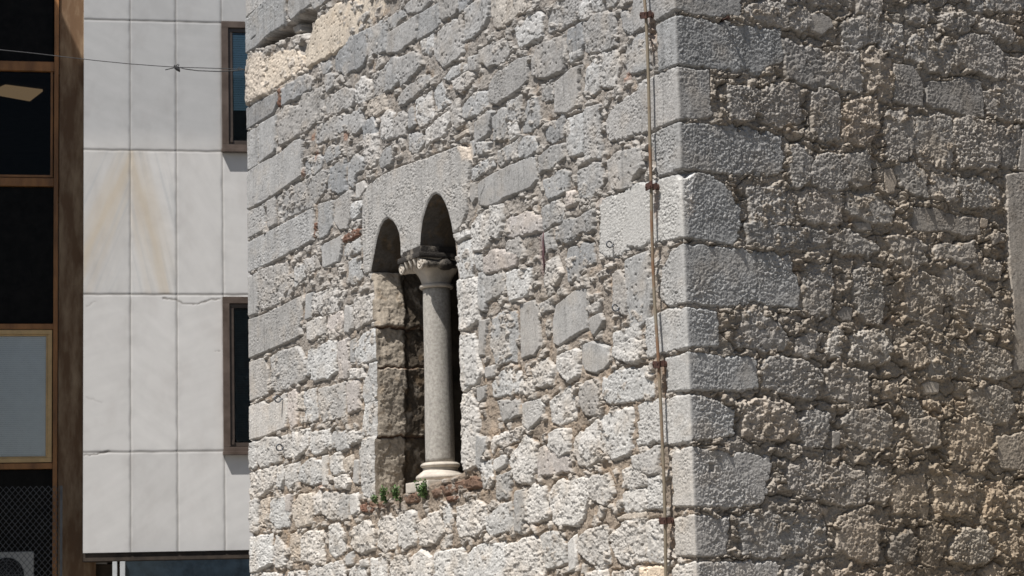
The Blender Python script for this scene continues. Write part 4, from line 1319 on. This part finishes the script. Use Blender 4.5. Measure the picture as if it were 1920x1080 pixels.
# close the tower behind and above
m = MB()
PA = PL + ER * 2.4; PB = C0 + ER * (S_R + 2.2)
m.box(PA - NL * .0 + UPV * 0, PB - PA, EL * .25 + ER * .1, UPV * 10.5)
m.build('rear_wall', M_DARKSTONE, tower)
m = MB()
q = [C0, PL, PA + ER * .3, PB + ER * .3]
lo_ = [m.bm.verts.new(p * np.array([1, 1, 0]) + UPV * 10.45) for p in q]
hi_ = [m.bm.verts.new(p * np.array([1, 1, 0]) + UPV * 10.7) for p in q]
m.bm.faces.new(lo_); m.bm.faces.new(hi_)
for i in range(4): m.bm.faces.new((lo_[i], lo_[(i + 1) % 4], hi_[(i + 1) % 4], hi_[i]))
m.build('roof', M_DARKSTONE, tower)

# ------------------------------------------------------------------ ground
M_GROUND = plain('stone_paving', (.20, .185, .165), .9, var=.2, scale=1.5, bump=.01, bscale=12)
m = MB()
n_ = 24
gv = [[m.bm.verts.new((x, y, 0)) for x in np.linspace(-600, 600, n_)] for y in np.linspace(-600, 600, n_)]
for i in range(n_ - 1):
    for j in range(n_ - 1): m.bm.faces.new((gv[i][j], gv[i][j + 1], gv[i + 1][j + 1], gv[i + 1][j]))
g = m.build('ground', M_GROUND); g['kind'] = 'structure'

hc = C0 + NR * 17.0  # unseen house, added to cut the skylight reaching the raking wall
hs_e = empty('sky_blocker_house', hc, 'unseen plain stone house added across the lane to block sky light', 'building')
m = MB(); m.box(hc - ER * 5.5, ER * 16, NR * 8, UPV * 12.0)
m.build('blocker_house_wall', plain('blocker_house_render', (.42, .38, .33), .9, var=.2, scale=2), hs_e)
m = MB(); m.box(hc - ER * 5.9 - NR * .4 + UPV * 12.002, ER * 16.8, NR * 8.8, UPV * .35)
m.build('roof', plain('roof_tile', (.25, .12, .07), .9), hs_e)

# ------------------------------------------------------------------ marble clad building behind
_m = ray(300, 540)
M0 = CAM + _m * (28.0 / math.hypot(_m[0], _m[1])); M0 = np.array([M0[0], M0[1], 0.0])


def fp(x, y, out=0.0):
    """photo point -> (along facade, height) at a plane `out` metres in front of the marble"""
    P = hit(x, y, M0 + NM * out, NM)
    return float((P - M0) @ EM), float(P[2])


def FP(p, v, out=0.0): return M0 + EM * p + UPV * v + NM * out


bld = empty('office_building', FP(0, 0), 'modern office building clad in pale marble panels with brown window frames', 'building')


def frect(x0, y0, x1, y1, out):
    ym = min(1080, max(0, (y0 + y1) / 2))
    return fp(x0, ym, out)[0], fp(x1, y1, out)[1], fp(x1, ym, out)[0], fp(x0, y0, out)[1]        # p0, v0, p1, v1


def fbox(m, p0, v0, p1, v1, o0, o1, bevel=0.0):
    m.box(FP(p0, v0, o0), EM * (p1 - p0), UPV * (v1 - v0), NM * (o1 - o0), bevel)


def marble_mat():
    m_, nt, b = new_mat('pale_marble')
    at = nd(nt, 'ShaderNodeVertexColor'); at.layer_name = 'tint'
    n = nd(nt, 'ShaderNodeTexNoise', Scale=4.0, Detail=8.0, Roughness=0.6, Distortion=0.8)
    nt.links.new(coords(nt), n.inputs['Vector'])
    mr = nd(nt, 'ShaderNodeMapRange'); mr.inputs[1].default_value = .3; mr.inputs[2].default_value = .7; mr.inputs[3].default_value = .97; mr.inputs[4].default_value = 1.03
    nt.links.new(n.outputs['Fac'], mr.inputs[0])
    mx = nd(nt, 'ShaderNodeMix', data_type='RGBA', blend_type='MULTIPLY'); mx.inputs[0].default_value = 1
    nt.links.new(at.outputs[0], mx.inputs[6]); nt.links.new(mr.outputs[0], mx.inputs[7]); nt.links.new(mx.outputs[2], b.inputs['Base Color'])
    b.inputs['Roughness'].default_value = .55; b.inputs['Specular IOR Level'].default_value = .25
    return m_


M_MARBLE = marble_mat()
pe = fp(156.5, 540)[0]
pj = [fp(244.5, 540)[0], fp(331.5, 540)[0], fp(418.5, 540)[0]]
wd = (pj[2] - pj[0]) / 2
pj = pj + [pj[2] + wd * i for i in range(1, 6)]
vj = [fp(157, y)[1] for y in (36, 280.5, 552, 848.5)]
vb = fp(157, 1037)[1]
vj = [vj[0] + (vj[0] - vj[1]) * i for i in (2, 1)] + vj
pg = np.arange(pe, pe + 5.0, .0125); vg = np.arange(vb, fp(157, -330)[1], .0125)
Pm, Vm = np.meshgrid(pg.astype(np.float32), vg.astype(np.float32))
ic = np.searchsorted(np.array(pj), Pm); ir = np.searchsorted(np.array(sorted(vj)), Vm)
rp = _hash(ic, ir, 5)[..., None]; rq_ = _hash(ic, ir, 6)[..., None]; rr_ = _hash(ic, ir, 7)[..., None]
mcol = np.array((.585, .568, .548)) * (.92 + .13 * rp)
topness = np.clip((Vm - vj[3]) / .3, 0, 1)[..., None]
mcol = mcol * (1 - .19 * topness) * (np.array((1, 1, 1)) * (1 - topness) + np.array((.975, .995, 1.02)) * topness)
ang = (rq_[..., 0] - .5) * 2.4 + 1.2
uu = Pm * np.cos(ang) + Vm * np.sin(ang); ww = -Pm * np.sin(ang) + Vm * np.cos(ang)
vein = fbm(uu * 9 + 31 * rr_[..., 0], ww * 1.6, 4, 300)
mcol = mcol * (1 + .07 * vein[..., None])
# the two panels with strong ochre and grey veins, mirrored
sel = (ir == 2) & (ic <= 1)
pc = pj[0]
mir = np.abs(Pm - pc)
diag = mir * 1.0 + (Vm - vj[4]) * .36 + .03 * fbm(Pm * 3, Vm * 3, 3, 310)
och = np.where(ic == 0, mir * 1.0 - (Vm - vj[4]) * -.30, mir - (vj[3] - Vm) * .28)
och = np.where(ic == 0, (pc - Pm) - (vj[3] - Vm) * .40 + .0, (Pm - pc) - (vj[3] - Vm) * .22 - .03)
wb = np.exp(-(och / .26) ** 2)
tanv = np.clip(.30 + 1.1 * fbm(och * 7 + 3, Vm * .5, 4, 311), 0, 1) * wb
a_ = (np.clip(tanv + .6 * np.exp(-((och + .02) / .07) ** 2), 0, 1) * .62 * sel)[..., None]
mcol = mcol * (1 - a_) + np.array((.52, .43, .31)) * a_
gry = sstep(-.05, .6, fbm(och * 16 + 9, Vm * .8, 4, 312)) * .55 * sel
mcol = mcol * (1 - gry[..., None]) + np.array((.43, .435, .435)) * gry[..., None]
blot = sstep(-.1, .6, fbm(Pm * 2.2, Vm * 1.4, 5, 313, .6))[..., None]
mcol = mcol * (1 - .09 * blot * np.array((.9, 1.0, 1.05)))
dj = np.min(np.stack([np.abs(Pm + .004 * gnoise(Vm * 6, Pm * 0 + i, 330) - p) for i, p in enumerate(pj)]), 0)
dv = np.min(np.stack([np.abs(Vm + .004 * gnoise(Pm * 6, Vm * 0 + i, 331) - v) for i, v in enumerate(vj)]), 0)
mh = -.006 * (1 - sstep(.004, .016, dj)) - .006 * (1 - sstep(.004, .018, dv))
jd = np.maximum(1 - sstep(.002, .014, dj), 1 - sstep(.003, .018, dv))[..., None]
halo = (np.exp(-np.minimum(dj, dv) / .035) * sstep(-.3, .5, fbm(Pm * 5, Vm * 5, 3, 332)))[..., None]
mcol = mcol * (1 - .22 * halo)
mcol = mcol * (1 - .62 * jd) + np.array((.14, .125, .11)) * .62 * jd


def mcrack(px, wdt, amt=.75):
    P = np.array([fp(*p) for p in px]); X, Y = Pm + .01 * gnoise(Pm * 25, Vm * 25, 340), Vm + .01 * gnoise(Pm * 25, Vm * 25, 341)
    d = np.full(X.shape, 9.0)
    for (ax, ay), (bx, by) in zip(P[:-1], P[1:]):
        ex, ey = bx - ax, by - ay
        t = np.clip(((X - ax) * ex + (Y - ay) * ey) / (ex * ex + ey * ey), 0, 1)
        d = np.minimum(d, np.hypot(X - ax - t * ex, Y - ay - t * ey))
    a = (amt * (1 - sstep(wdt * .3, wdt, d)))[..., None]
    mcol[:] = mcol * (1 - a) + np.array((.16, .14, .12)) * a
    mh[:] -= .006 * a[..., 0]


mcrack([(306, 559), (330, 562), (345, 570), (370, 570), (395, 562), (412, 561)], .013)
mcrack([(157, 853), (180, 852), (205, 846)], .014)
mcrack([(404, 658), (412, 658)], .012, .5)
mcrack([(162, 575), (178, 566)], .012, .25)
mcrack([(162, 745), (190, 755)], .012, .2)
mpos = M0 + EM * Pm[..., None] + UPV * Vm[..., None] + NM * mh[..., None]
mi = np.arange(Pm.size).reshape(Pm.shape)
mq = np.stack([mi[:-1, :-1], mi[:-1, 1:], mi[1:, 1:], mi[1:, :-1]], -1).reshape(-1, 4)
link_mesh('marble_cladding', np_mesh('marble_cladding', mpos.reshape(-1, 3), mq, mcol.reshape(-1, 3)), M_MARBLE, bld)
M_EDGE = plain('marble_edge', (.55, .53, .50), .7, var=.1)
m = MB(); fbox(m, pe, vb + .001, pe + 5, vg[-1], -.03, -.60); fbox(m, pe - .32, vb - 4, pe + .3, vg[-1], -.62, -.9)
m.build('wall_core', M_EDGE, bld)

M_BROWN = plain('brown_anodised_frame', (.085, .058, .043), .45, .0, var=.25, scale=5, c2=(.115, .085, .068))
M_BROWND = plain('dark_brown_sash', (.06, .045, .036), .4, var=.2)
M_BLIND = plain('pale_blind', (.62, .66, .68), .6, var=.05)
M_DARKROOM = plain('dark_room', (.012, .012, .013), .9)


def glass_mat(name, tint, amt, refl=1.0):
    m_, nt, b = new_mat(name)
    nt.nodes.remove(b)
    t = nd(nt, 'ShaderNodeBsdfTransparent'); t.inputs[0].default_value = (*tint, 1)
    g_ = nd(nt, 'ShaderNodeBsdfGlossy'); g_.inputs['Roughness'].default_value = .03
    mx = nd(nt, 'ShaderNodeMixShader')
    fr_ = nd(nt, 'ShaderNodeFresnel'); fr_.inputs[0].default_value = 1.5
    mm = nd(nt, 'ShaderNodeMath', operation='MULTIPLY_ADD'); mm.inputs[1].default_value = refl; mm.inputs[2].default_value = amt
    nt.links.new(fr_.outputs[0], mm.inputs[0]); nt.links.new(mm.outputs[0], mx.inputs[0])
    nt.links.new(t.outputs[0], mx.inputs[1]); nt.links.new(g_.outputs[0], mx.inputs[2])
    nt.links.new(mx.outputs[0], nt.nodes['Material Output'].inputs[0])
    return m_


M_GLASS = glass_mat('tinted_window_glass', (.80, .905, .945), .0)
M_GLASSB = glass_mat('bronze_window_glass', (.45, .42, .38), .0, .25)
WOUT = .062


def frame(m, p0, v0, p1, v1, w, o0, o1, bevel=.006):
    fbox(m, p0, v0, p1, v0 + w, o0, o1, bevel); fbox(m, p0, v1 - w, p1, v1, o0, o1, bevel)
    fbox(m, p0, v0 + w + .0005, p0 + w, v1 - w - .0005, o0, o1, bevel); fbox(m, p1 - w, v0 + w + .0005, p1, v1 - w - .0005, o0, o1, bevel)


for (x0, y0, y1, xin, yt, yb, bl_end) in ((416, 39, 287, 439, 62, 256, 205), (418.5, 556, 848, 446, 580, 818, 825)):
    p0, v0, p1, v1 = frect(x0, y0, 700, y1, WOUT)
    p1 = p0 + 1.15
    w = .085
    m = MB(); frame(m, p0, v0, p1, v1, w, .003, WOUT)
    fbox(m, p0 - .01, v0 - .012, p1 + .01, v0 + .03, .004, WOUT + .022, .004)
    fr_o = m.build('window', M_BROWN, bld)
    m = MB(); frame(m, p0 + w + .004, v0 + w + .004, p1 - w - .004, v1 - w - .004, .05, .004, .04, .005)
    m.box(FP(p0 + w + .02, v0 + w + .03, .0405), EM * .03, UPV * .06, NM * .018, .005)
    m.build('sash', M_BROWND, fr_o)
    gi = w + .054
    m = MB(); fbox(m, p0 + gi, v0 + gi, p1 - gi, v1 - gi, .018, .021)
    m.build('pane', M_GLASS, fr_o)
    m = MB(); fbox(m, p0 + gi, v0 + gi, p1 - gi, v1 - gi, .003, .0055)
    m.build('window_backing', M_DARKROOM, fr_o)
    ve = fp(440, bl_end, 0)[1]
    m = MB(); z = v1 - gi - .03
    while z > max(ve, v0 + gi + .02):
        m.box(FP(p0 + gi + .01, z, .009), EM * (p1 - p0 - 2 * gi - .02), -UPV * .026, NM * .003)
        z -= .030
    m.build('blind', M_BLIND if y0 < 100 else plain('dark_blind', (.035, .036, .038), .6), fr_o)

# recessed bay with rusty brown sheet pilaster and dark glazing
BO = -.50
M_RUST = plain('stained_brown_sheet', (.21, .11, .045), .6, var=.35, scale=4, stretch=(1.6, 1.6, .4), c2=(.36, .26, .16), lo=.45, hi=.75, bump=.004, bscale=25)
M_ORANGE = plain('orange_brown_mullion', (.29, .13, .042), .5, var=.35, scale=6, stretch=(1, 1, .3))
M_GOLD = plain('beige_gold_sash', (.60, .41, .19), .45, var=.12)
M_BRONZEPANEL = plain('dark_bronze_panel', (.020, .015, .012), .3, var=.2)
a0, v_lo, a1, v_hi = frect(108.5, 1200, 158, -330, BO + .06)
m = MB()
js = [v_hi] + [fp(120, y, BO + .06)[1] for y in (115, 321, 535, 752, 974)] + [v_lo]
for t_, b_ in zip(js[:-1], js[1:]):
    fbox(m, a0 + .012, b_ + .008, a1 + .15, t_ - .008, BO, BO + .06 + .006 * random.random(), .006)
fbox(m, a0 + .02, v_lo, a1 + .14, v_hi, BO - .02, BO + .035)
m.build('pilaster', M_RUST, bld)
m = MB()
b0 = frect(100.5, 1200, 109, -330, BO + .09)
fbox(m, b0[0], b0[1], b0[2], b0[3], BO - .02, BO + .09, .006)
pleft = fp(-260, 540, BO)[0]
for ya, yb in ((116, 131), (334, 348), (607, 617), (868, 880)):
    r = frect(0, yb, 100, ya, BO + .07)
    fbox(m, pleft, r[3] if r[3] < r[1] else r[1], b0[0] - .001, max(r[1], r[3]), BO - .01, BO + .07, .006)
m.build('mullion', M_ORANGE, bld)


def bay_rect(x0, y0, x1, y1, o):
    ym = min(1080, max(0, (y0 + y1) / 2))
    a = (fp(x0, ym, o)[0], fp(x0, y1, o)[1]); b = (fp(x1, ym, o)[0], fp(x1, y0, o)[1])
    return (pleft if x0 <= 0 else a[0]), a[1], b[0], b[1]


M_BAYGLASS = plain('dark_reflecting_glass', (.010, .0088, .0078), .25, var=.3)
M_BAYGLASS.node_tree.nodes['Principled BSDF'].inputs['Specular IOR Level'].default_value = .06
for (ya, yb) in ((-330, 115), (349, 606), (881, 1200)):
    r = bay_rect(0, ya, 99.5, yb, BO)
    m = MB(); fbox(m, *r, BO - .02, BO + .004)
    m.build('dark_pane', M_BAYGLASS, bld)
# upper pane seen through to a ceiling light
r = bay_rect(0, 132, 99.5, 333, BO)
m = MB(); frame(m, r[0], r[1], r[2] - .001, r[3], .03, BO, BO + .05, .004)
w1 = m.build('window', M_ORANGE, bld)
m = MB(); fbox(m, r[0] + .03, r[1] + .03, r[2] - .03, r[3] - .03, BO + .01, BO + .014)
m.build('pane', M_GLASSB, w1)
zc = r[3] - .10
m = MB()
fbox(m, r[0] - 1, zc, r[2] + .4, zc + .06, BO - 5.0, BO - .03)
fbox(m, r[0] - 1, r[1] - 2, r[2] + .4, zc, BO - 5.1, BO - 5.0)
fbox(m, r[0] - 1, r[1] - .3, r[2] + .4, r[1] - .24, BO - 5.0, BO - .03)
fbox(m, r[2] + .4, r[1] - .3, r[2] + .46, zc, BO - 5.0, BO - .03)
m.build('room_interior', plain('dim_room', (.10, .09, .08), .9), bld)
ml, nt, b = new_mat('ceiling_light_diffuser')
b.inputs['Base Color'].default_value = (.7, .6, .45, 1); b.inputs['Emission Color'].default_value = (1, .80, .55, 1); b.inputs['Emission Strength'].default_value = .45
zl = zc - .03
qd = []
for x, y in ((-22, 176), (10, 162.5), (80, 171.5), (56, 190)):
    d = ray(x, y); qd.append(CAM + d * ((zl - CAM[2]) / d[2]))
m = MB()
lo_ = [m.bm.verts.new(q) for q in qd]; hi_ = [m.bm.verts.new(q + UPV * .028) for q in qd]
m.bm.faces.new(lo_); m.bm.faces.new(hi_)
for i in range(4): m.bm.faces.new((lo_[i], lo_[(i + 1) % 4], hi_[(i + 1) % 4], hi_[i]))
m.build('ceiling_light', ml, bld)
m = MB(); fbox(m, pleft, zc + .061, b0[2], vg[-1], -.62, -.9); fbox(m, pleft, vb - 4, b0[2], r[1] - .301, -.62, -.9); fbox(m, b0[0], r[1] - .3, b0[2] + .2, zc + .06, -.56, -.60)
m.build('wall_core', M_DARKROOM, bld)
# lower window with closed blind and golden sash
r = bay_rect(0, 619, 97.5, 868, BO + .03)
m = MB(); frame(m, r[0], r[1], r[2], r[3], .055, BO, BO + .06, .006); frame(m, r[0] + .057, r[1] + .057, r[2] - .057, r[3] - .057, .018, BO, BO + .045, .003)
w2 = m.build('window', M_GOLD, bld)
m = MB(); fbox(m, r[0] + .077, r[1] + .077, r[2] - .077, r[3] - .077, BO + .026, BO + .029)
m.build('pane', glass_mat('clear_glass', (.94, .96, .97), .0), w2)
m = MB(); z = r[3] - .08
while z > r[1] + .085:
    m.box(FP(r[0] + .08, z, BO + .004), EM * (r[2] - r[0] - .16), -UPV * .0225, NM * .004)
    z -= .025
m.build('blind', plain('white_slat_blind', (.92, .905, .88), .5, var=.03), w2)
m = MB(); fbox(m, r[0] + .06, r[1] + .06, r[2] - .06, r[3] - .06, BO - .02, BO + .002)
m.build('window_backing', plain('grey_backing', (.5, .5, .5), .8), w2)
# projecting side wing that shades the bay, left of the picture, and the dark soffit below the marble
pw = pe - 2.05
zsh = fp(135, 67, BO + .06)
ztop = zsh[1] + (zsh[0] - pw) * (sdir[2] / -(sdir @ EM))
m = MB(); fbox(m, pw - 4, 0, pw, ztop, -3, 2.02 / (-(sdir @ EM) / (sdir @ NM)))
m.build('side_wing', plain('grey_render', (.30, .29, .27), .9), bld)
m = MB(); fbox(m, pw + .001, 0, pe + 5, vb - .6, -3, -.75); fbox(m, pe + .002, vb - .5, pe + 5, vb - .12, -2, -.61); fbox(m, pe + .002, vb - .10, pe + 5, vb - .004, -1.9, -.02)
m.build('soffit', plain('brown_soffit', (.045, .032, .022), .8, var=.4), bld)

# canopy below the marble: grey metal frame with a wavy top flashing and dark glass
bm_p = FP(*fp(340, 1070, .3), .3)
can = empty('shop_canopy', bm_p, 'grey metal framed glass canopy under the marble wall', 'canopy')
M_ALU = plain('blue_grey_aluminium', (.27, .31, .35), .45, var=.12)
M_ALUL = plain('pale_aluminium', (.48, .49, .49), .45, var=.1)
cr = frect(211, 1120, 560, 1046, .3)
m = MB(); k = 0
x = cr[0]
while x < cr[2]:
    fbox(m, x, cr[3] - .075, x + .228, cr[3] - .004 * (k % 2), .22, .315 + .006 * (k % 2), .008); x += .23; k += 1
m.build('flashing', M_ALU, can)
m = MB(); fbox(m, cr[0], cr[1], cr[0] + .055, cr[3] - .08, .24, .30, .006); fbox(m, cr[0] + .09, cr[1], cr[0] + .15, cr[3] - .08, .25, .31, .006)
m.build('post', M_ALUL, can)
m = MB(); fbox(m, cr[0] + .152, cr[1], cr[2], cr[3] - .078, .26, .268)
m.build('pane', plain('dark_blue_glass', (.018, .028, .038), .12, var=.3), can)

# balcony mesh screen and the air conditioning unit behind it
M_WIRE = plain('dark_grey_wire', (.11, .115, .12), .5)
so = BO + .32
sr = frect(-80, 1130, 117, 911, so)
scr = empty('mesh_screen', FP(sr[0], sr[1], so), 'dark diamond wire mesh screen in a thin metal frame', 'screen')
m = MB()
fbox(m, sr[0], sr[3] - .028, sr[2], sr[3], so, so + .03, .004); fbox(m, sr[2] - .03, sr[1], sr[2], sr[3] - .029, so, so + .03, .004)
m.build('frame', M_WIRE, scr)
m = MB(); W_, H_ = sr[2] - sr[0], sr[3] - sr[1]
st = .072
for sgn in (1, -1):
    for k in range(-60, 90):
        pts = []
        for t in np.linspace(0, H_, 2):
            pts.append((k * st + sgn * t * .85, t))
        (xa, ya), (xb, yb) = pts
        dx = xb - xa
        t0 = 0.0; t1 = 1.0
        for lim, s_ in ((0, 1), (W_, -1)):
            fa, fb = (xa - lim) * s_, (xb - lim) * s_
            if fa < 0 and fb < 0: t1 = -1; break
            if fa < 0: t0 = max(t0, fa / (fa - fb))
            if fb < 0: t1 = min(t1, fa / (fa - fb))
        if t1 - t0 < .02: continue
        A_ = FP(sr[0] + xa + dx * t0, sr[1] + H_ * t0, so + .015 + .002 * sgn); B_ = FP(sr[0] + xa + dx * t1, sr[1] + H_ * t1, so + .015 + .002 * sgn)
        m.tube([A_, B_], .0035, 5, caps=False)
m.build('wire_mesh', M_WIRE, scr)
ar = frect(-70, 1150, 63, 1034, BO + .26)
ac = empty('air_conditioner', FP(ar[0], ar[1], BO + .1), 'pale grey air conditioning unit standing behind the wire mesh screen', 'air conditioner')
M_AC = plain('off_white_enamel', (.42, .42, .40), .5, var=.06)
m = MB(); fbox(m, ar[0], ar[1], ar[2], ar[3], BO + .03, BO + .26, .015)
m.build('casing', M_AC, ac)
fc = FP(*fp(12, 1078, BO + .262), BO + .262)
m = MB(); m.lathe(fc, [(.21, 0), (.21, .008), (.19, .008), (.19, .002)], 40, EM, UPV, NM)
m.build('fan_opening', M_DARKROOM, ac)
m = MB()
for k in range(5):
    rr2 = .035 + .036 * k
    m.tube([fc + NM * .014 + EM * rr2 * math.cos(a) + UPV * rr2 * math.sin(a) for a in np.linspace(0, 2 * math.pi, 36, endpoint=False)], .003, 5, closed=True)
for a in np.linspace(0, math.pi, 5)[:-1]:
    d_ = EM * math.cos(a) + UPV * math.sin(a); m.tube([fc + NM * .017 - d_ * .2, fc + NM * .017 + d_ * .2], .003, 5)
m.build('fan_grille', M_WIRE, ac)

# ------------------------------------------------------------------ things on the sunny wall
def wl(x, y, out): return hit(x, y, C0 + NL * out, NL)


M_BRASS = plain('weathered_conductor', (.25, .205, .145), .55, .0, var=.2, scale=5, c2=(.18, .10, .055), lo=.46, hi=.6, stretch=(1, 1, .8))
M_RUSTC = plain('rusted_iron', (.055, .022, .014), .8, var=.4, scale=30, bump=.002, bscale=120)
rodpx = [(1206, -60), (1208.5, 0), (1211, 27), (1213.5, 80), (1216, 150), (1218, 240), (1219.5, 300), (1221, 350), (1222, 420), (1224, 490), (1227, 560), (1231, 620), (1235, 682), (1238, 740), (1241.5, 820), (1245, 900), (1247, 976), (1248, 1040), (1249, 1130)]
RO = .055
rod = empty('lightning_conductor', wl(1249, 1130, RO), 'thin ochre lightning conductor rod running down beside the tower corner', 'conductor')
ext = [C0 * 0 + wl(1206, -60, RO) + UPV * 3.5] + [wl(x, y, RO) for x, y in rodpx]
ext.append(ext[-1] * np.array([1, 1, 0]) + UPV * .02)
m = MB(); m.tube(ext, .0098, 10); m.build('rod', M_BRASS, rod)
for x, y in ((1211, 27), (1221.5, 350), (1235.5, 682), (1247.5, 976)):
    c = wl(x, y, RO)
    m = MB()
    tl = .004 * math.sin(x)
    m.box(c + EL * .036 - UPV * .021 + NL * (.012), -EL * .072 + UPV * tl * 4, UPV * .042, NL * .010, .003)
    m.box(c + EL * .036 - UPV * .019 - NL * .020, -EL * .072, UPV * .038, NL * .008, .003)
    m.tube([c - NL * .013, c - NL * .09], .008, 8)
    m.tube([c - NL * .040, c - NL * .048], .019, 10)
    for s_ in (-1, 1): m.tube([c + EL * .025 * s_ + NL * .020, c + EL * .025 * s_ + NL * .028], .006, 6)
    m.build('clamp', M_RUSTC, rod)

M_STEEL = plain('dull_steel_wire', (.10, .105, .115), .45, .5, var=.15)
HOOKS = [((1143, 458), 'steel eye hook on the large smooth pale block beside the conductor rod'),
         ((1154, 577), 'steel eye hook on rough grey stone below the large smooth pale block'),
         ((521, 748), 'steel eye hook on the white block at the left edge of the tower'),
         ((524, 839), 'steel eye hook on small white stone near the lower left tower edge')]
for (x, y), lb in HOOKS:
    cc = wl(x, y, .040 if x > 900 else .055); sc = 1.0 if x > 900 else 1.35
    R_ = .020 * sc
    pts = [cc - NL * .12, cc - NL * (R_ + .004)]
    for q in np.linspace(0, 1, 24):
        th = math.pi + q * 2 * math.pi * .94
        pts.append(cc + NL * R_ * math.cos(th) + UPV * R_ * math.sin(th) + EL * .006 * q)
    m = MB(); m.tube(pts, .0046 * sc, 7)
    tag(m.build('eye_hook', M_STEEL), lb, 'hook', 'steel eye hooks in the sunny wall')

m = MB(); m.tube([wl(1019, 436, .012), wl(1018, 452, .028), wl(1019.5, 468, .024), wl(1018.5, 482, .03), wl(1020.5, 497, .022), wl(1020, 512, .01)], [.003, .006, .009, .008, .007, .003], 7)
tag(m.build('dry_stem', plain('purple_dry_stem', (.085, .04, .045), .8, var=.3, scale=30)), 'thin purplish dry stem clinging to rough stone right of the twin window', 'stem')
cN = hit(1356.5, 37, C0 + NR * .01, NR)
m = MB(); m.tube([cN - NR * .08, cN + NR * .046, cN + NR * .047, cN + NR * .052], [.0075, .0075, .011, .011], 8)
tag(m.build('iron_nail', M_RUSTC), 'rusty iron nail casting a long thin shadow down a corner block', 'nail')

# small plants at the window sill
M_LEAF = plain('small_green_leaf', (.05, .115, .03), .6, var=.5, scale=40, c2=(.13, .21, .06))
for (x, y, h_, w_, n_, lb) in ((709, 946, .08, .03, 60, 'tiny faint green sprig at the left end of the window sill'),
                               (725, 946, .125, .05, 200, 'small green plant on the sill, second sprig from the left'),
                               (749, 943, .135, .05, 200, 'small green plant on the sill just left of the column base'),
                               (797, 938, .15, .055, 280, 'tallest brightest green plant growing below the column base')):
    rs = np.random.RandomState(int(x))
    b_ = wl(x, y, .012)
    pt = empty('sill_plant', b_, lb, 'plant', 'plants rooted in the window sill')
    m = MB()
    st_m = MB()
    for k in range(11):
        a = rs.uniform(-1, 1); o_ = rs.uniform(.01, .05)
        tip = b_ + EL * (a * w_) + UPV * (h_ * rs.uniform(.5, 1.0)) + NL * o_
        mid = (b_ + tip) / 2 + NL * .02
        st_m.tube([b_ - NL * .02, mid, tip], [.0016, .0013, .0008], 5)
        for q in range(n_ // 11):
            t = rs.uniform(.25, 1.08)
            p = b_ * (1 - t) ** 2 + 2 * mid * t * (1 - t) + tip * t * t + rs.normal(0, .007, 3)
            d1 = rs.normal(0, 1, 3); d1[2] += .5; d1 /= np.linalg.norm(d1)
            d2 = np.cross(d1, rs.normal(0, 1, 3)); d2 /= np.linalg.norm(d2)
            L_ = rs.uniform(.013, .026); W2 = L_ * .36
            vs = [m.bm.verts.new(v) for v in (p, p + d1 * L_ * .5 + d2 * W2, p + d1 * L_, p + d1 * L_ * .5 - d2 * W2)]
            m.bm.faces.new(vs)
    m.build('leaves', M_LEAF, pt); st_m.build('stalks', M_LEAF, pt)

# overhead wire tied off at the far edge of the tower
M_CABLE = plain('black_weathered_wire', (.03, .03, .031), .7)
WD = hit(462, 130, C0, NL)
nW = -np.array([0, 1.0, 0])


def ww_(x, y, d=0.0): return hit(x, y, WD + nW * d, nW)


knot = (331, 126)
wire = empty('overhead_wire', ww_(465, 131), 'thin dark wire with a twisted splice stretched from the tower across the marble wall', 'wire')
m = MB()
main = [(-300, 62), (0, 93.5), (60, 99.5), (115, 106), (180, 113.5), (240, 119.5), (300, 124), knot, (385, 127.5), (430, 129), (452, 130), (480, 131.5)]
m.tube([ww_(*p) for p in main], .0036, 7); m.build('strand', M_CABLE, wire)
m = MB(); m.tube([ww_(310, 131, .01), ww_(320, 128.5, .012), ww_(334, 125.5, .014), ww_(345, 129, .01), ww_(370, 132.5), ww_(410, 134), ww_(440, 132.5), ww_(470, 129)], .0045, 7)
m.build('strand', M_CABLE, wire)
m = MB()
cs_ = [ww_(x, 125.6 + .2 * i, 0) for i, x in enumerate(np.linspace(327, 337, 30))]
m.tube([c + UPV * .017 * math.sin(i * 1.3) + nW * .017 * math.cos(i * 1.3) for i, c in enumerate(cs_)], .005, 6)
m.tube([ww_(333, 125), ww_(336, 121.5, .01), ww_(333.5, 120, .02), ww_(331, 123)], .004, 6)
m.build('splice', M_CABLE, wire)
m = MB(); m.tube([ww_(444, 130), ww_(449, 127), ww_(455, 129.5), ww_(462, 134), ww_(468, 135)], .004, 6); m.build('loose_end', M_CABLE, wire)

# each empty goes to the foot of its thing; its parts stay where they were built
for o in list(scene.objects):
    if 'base' in o.keys():
        b_ = Vector(list(o['base'])); del o['base']
        o.location = b_
        for c in o.children: c.matrix_parent_inverse = Matrix.Translation(-b_)
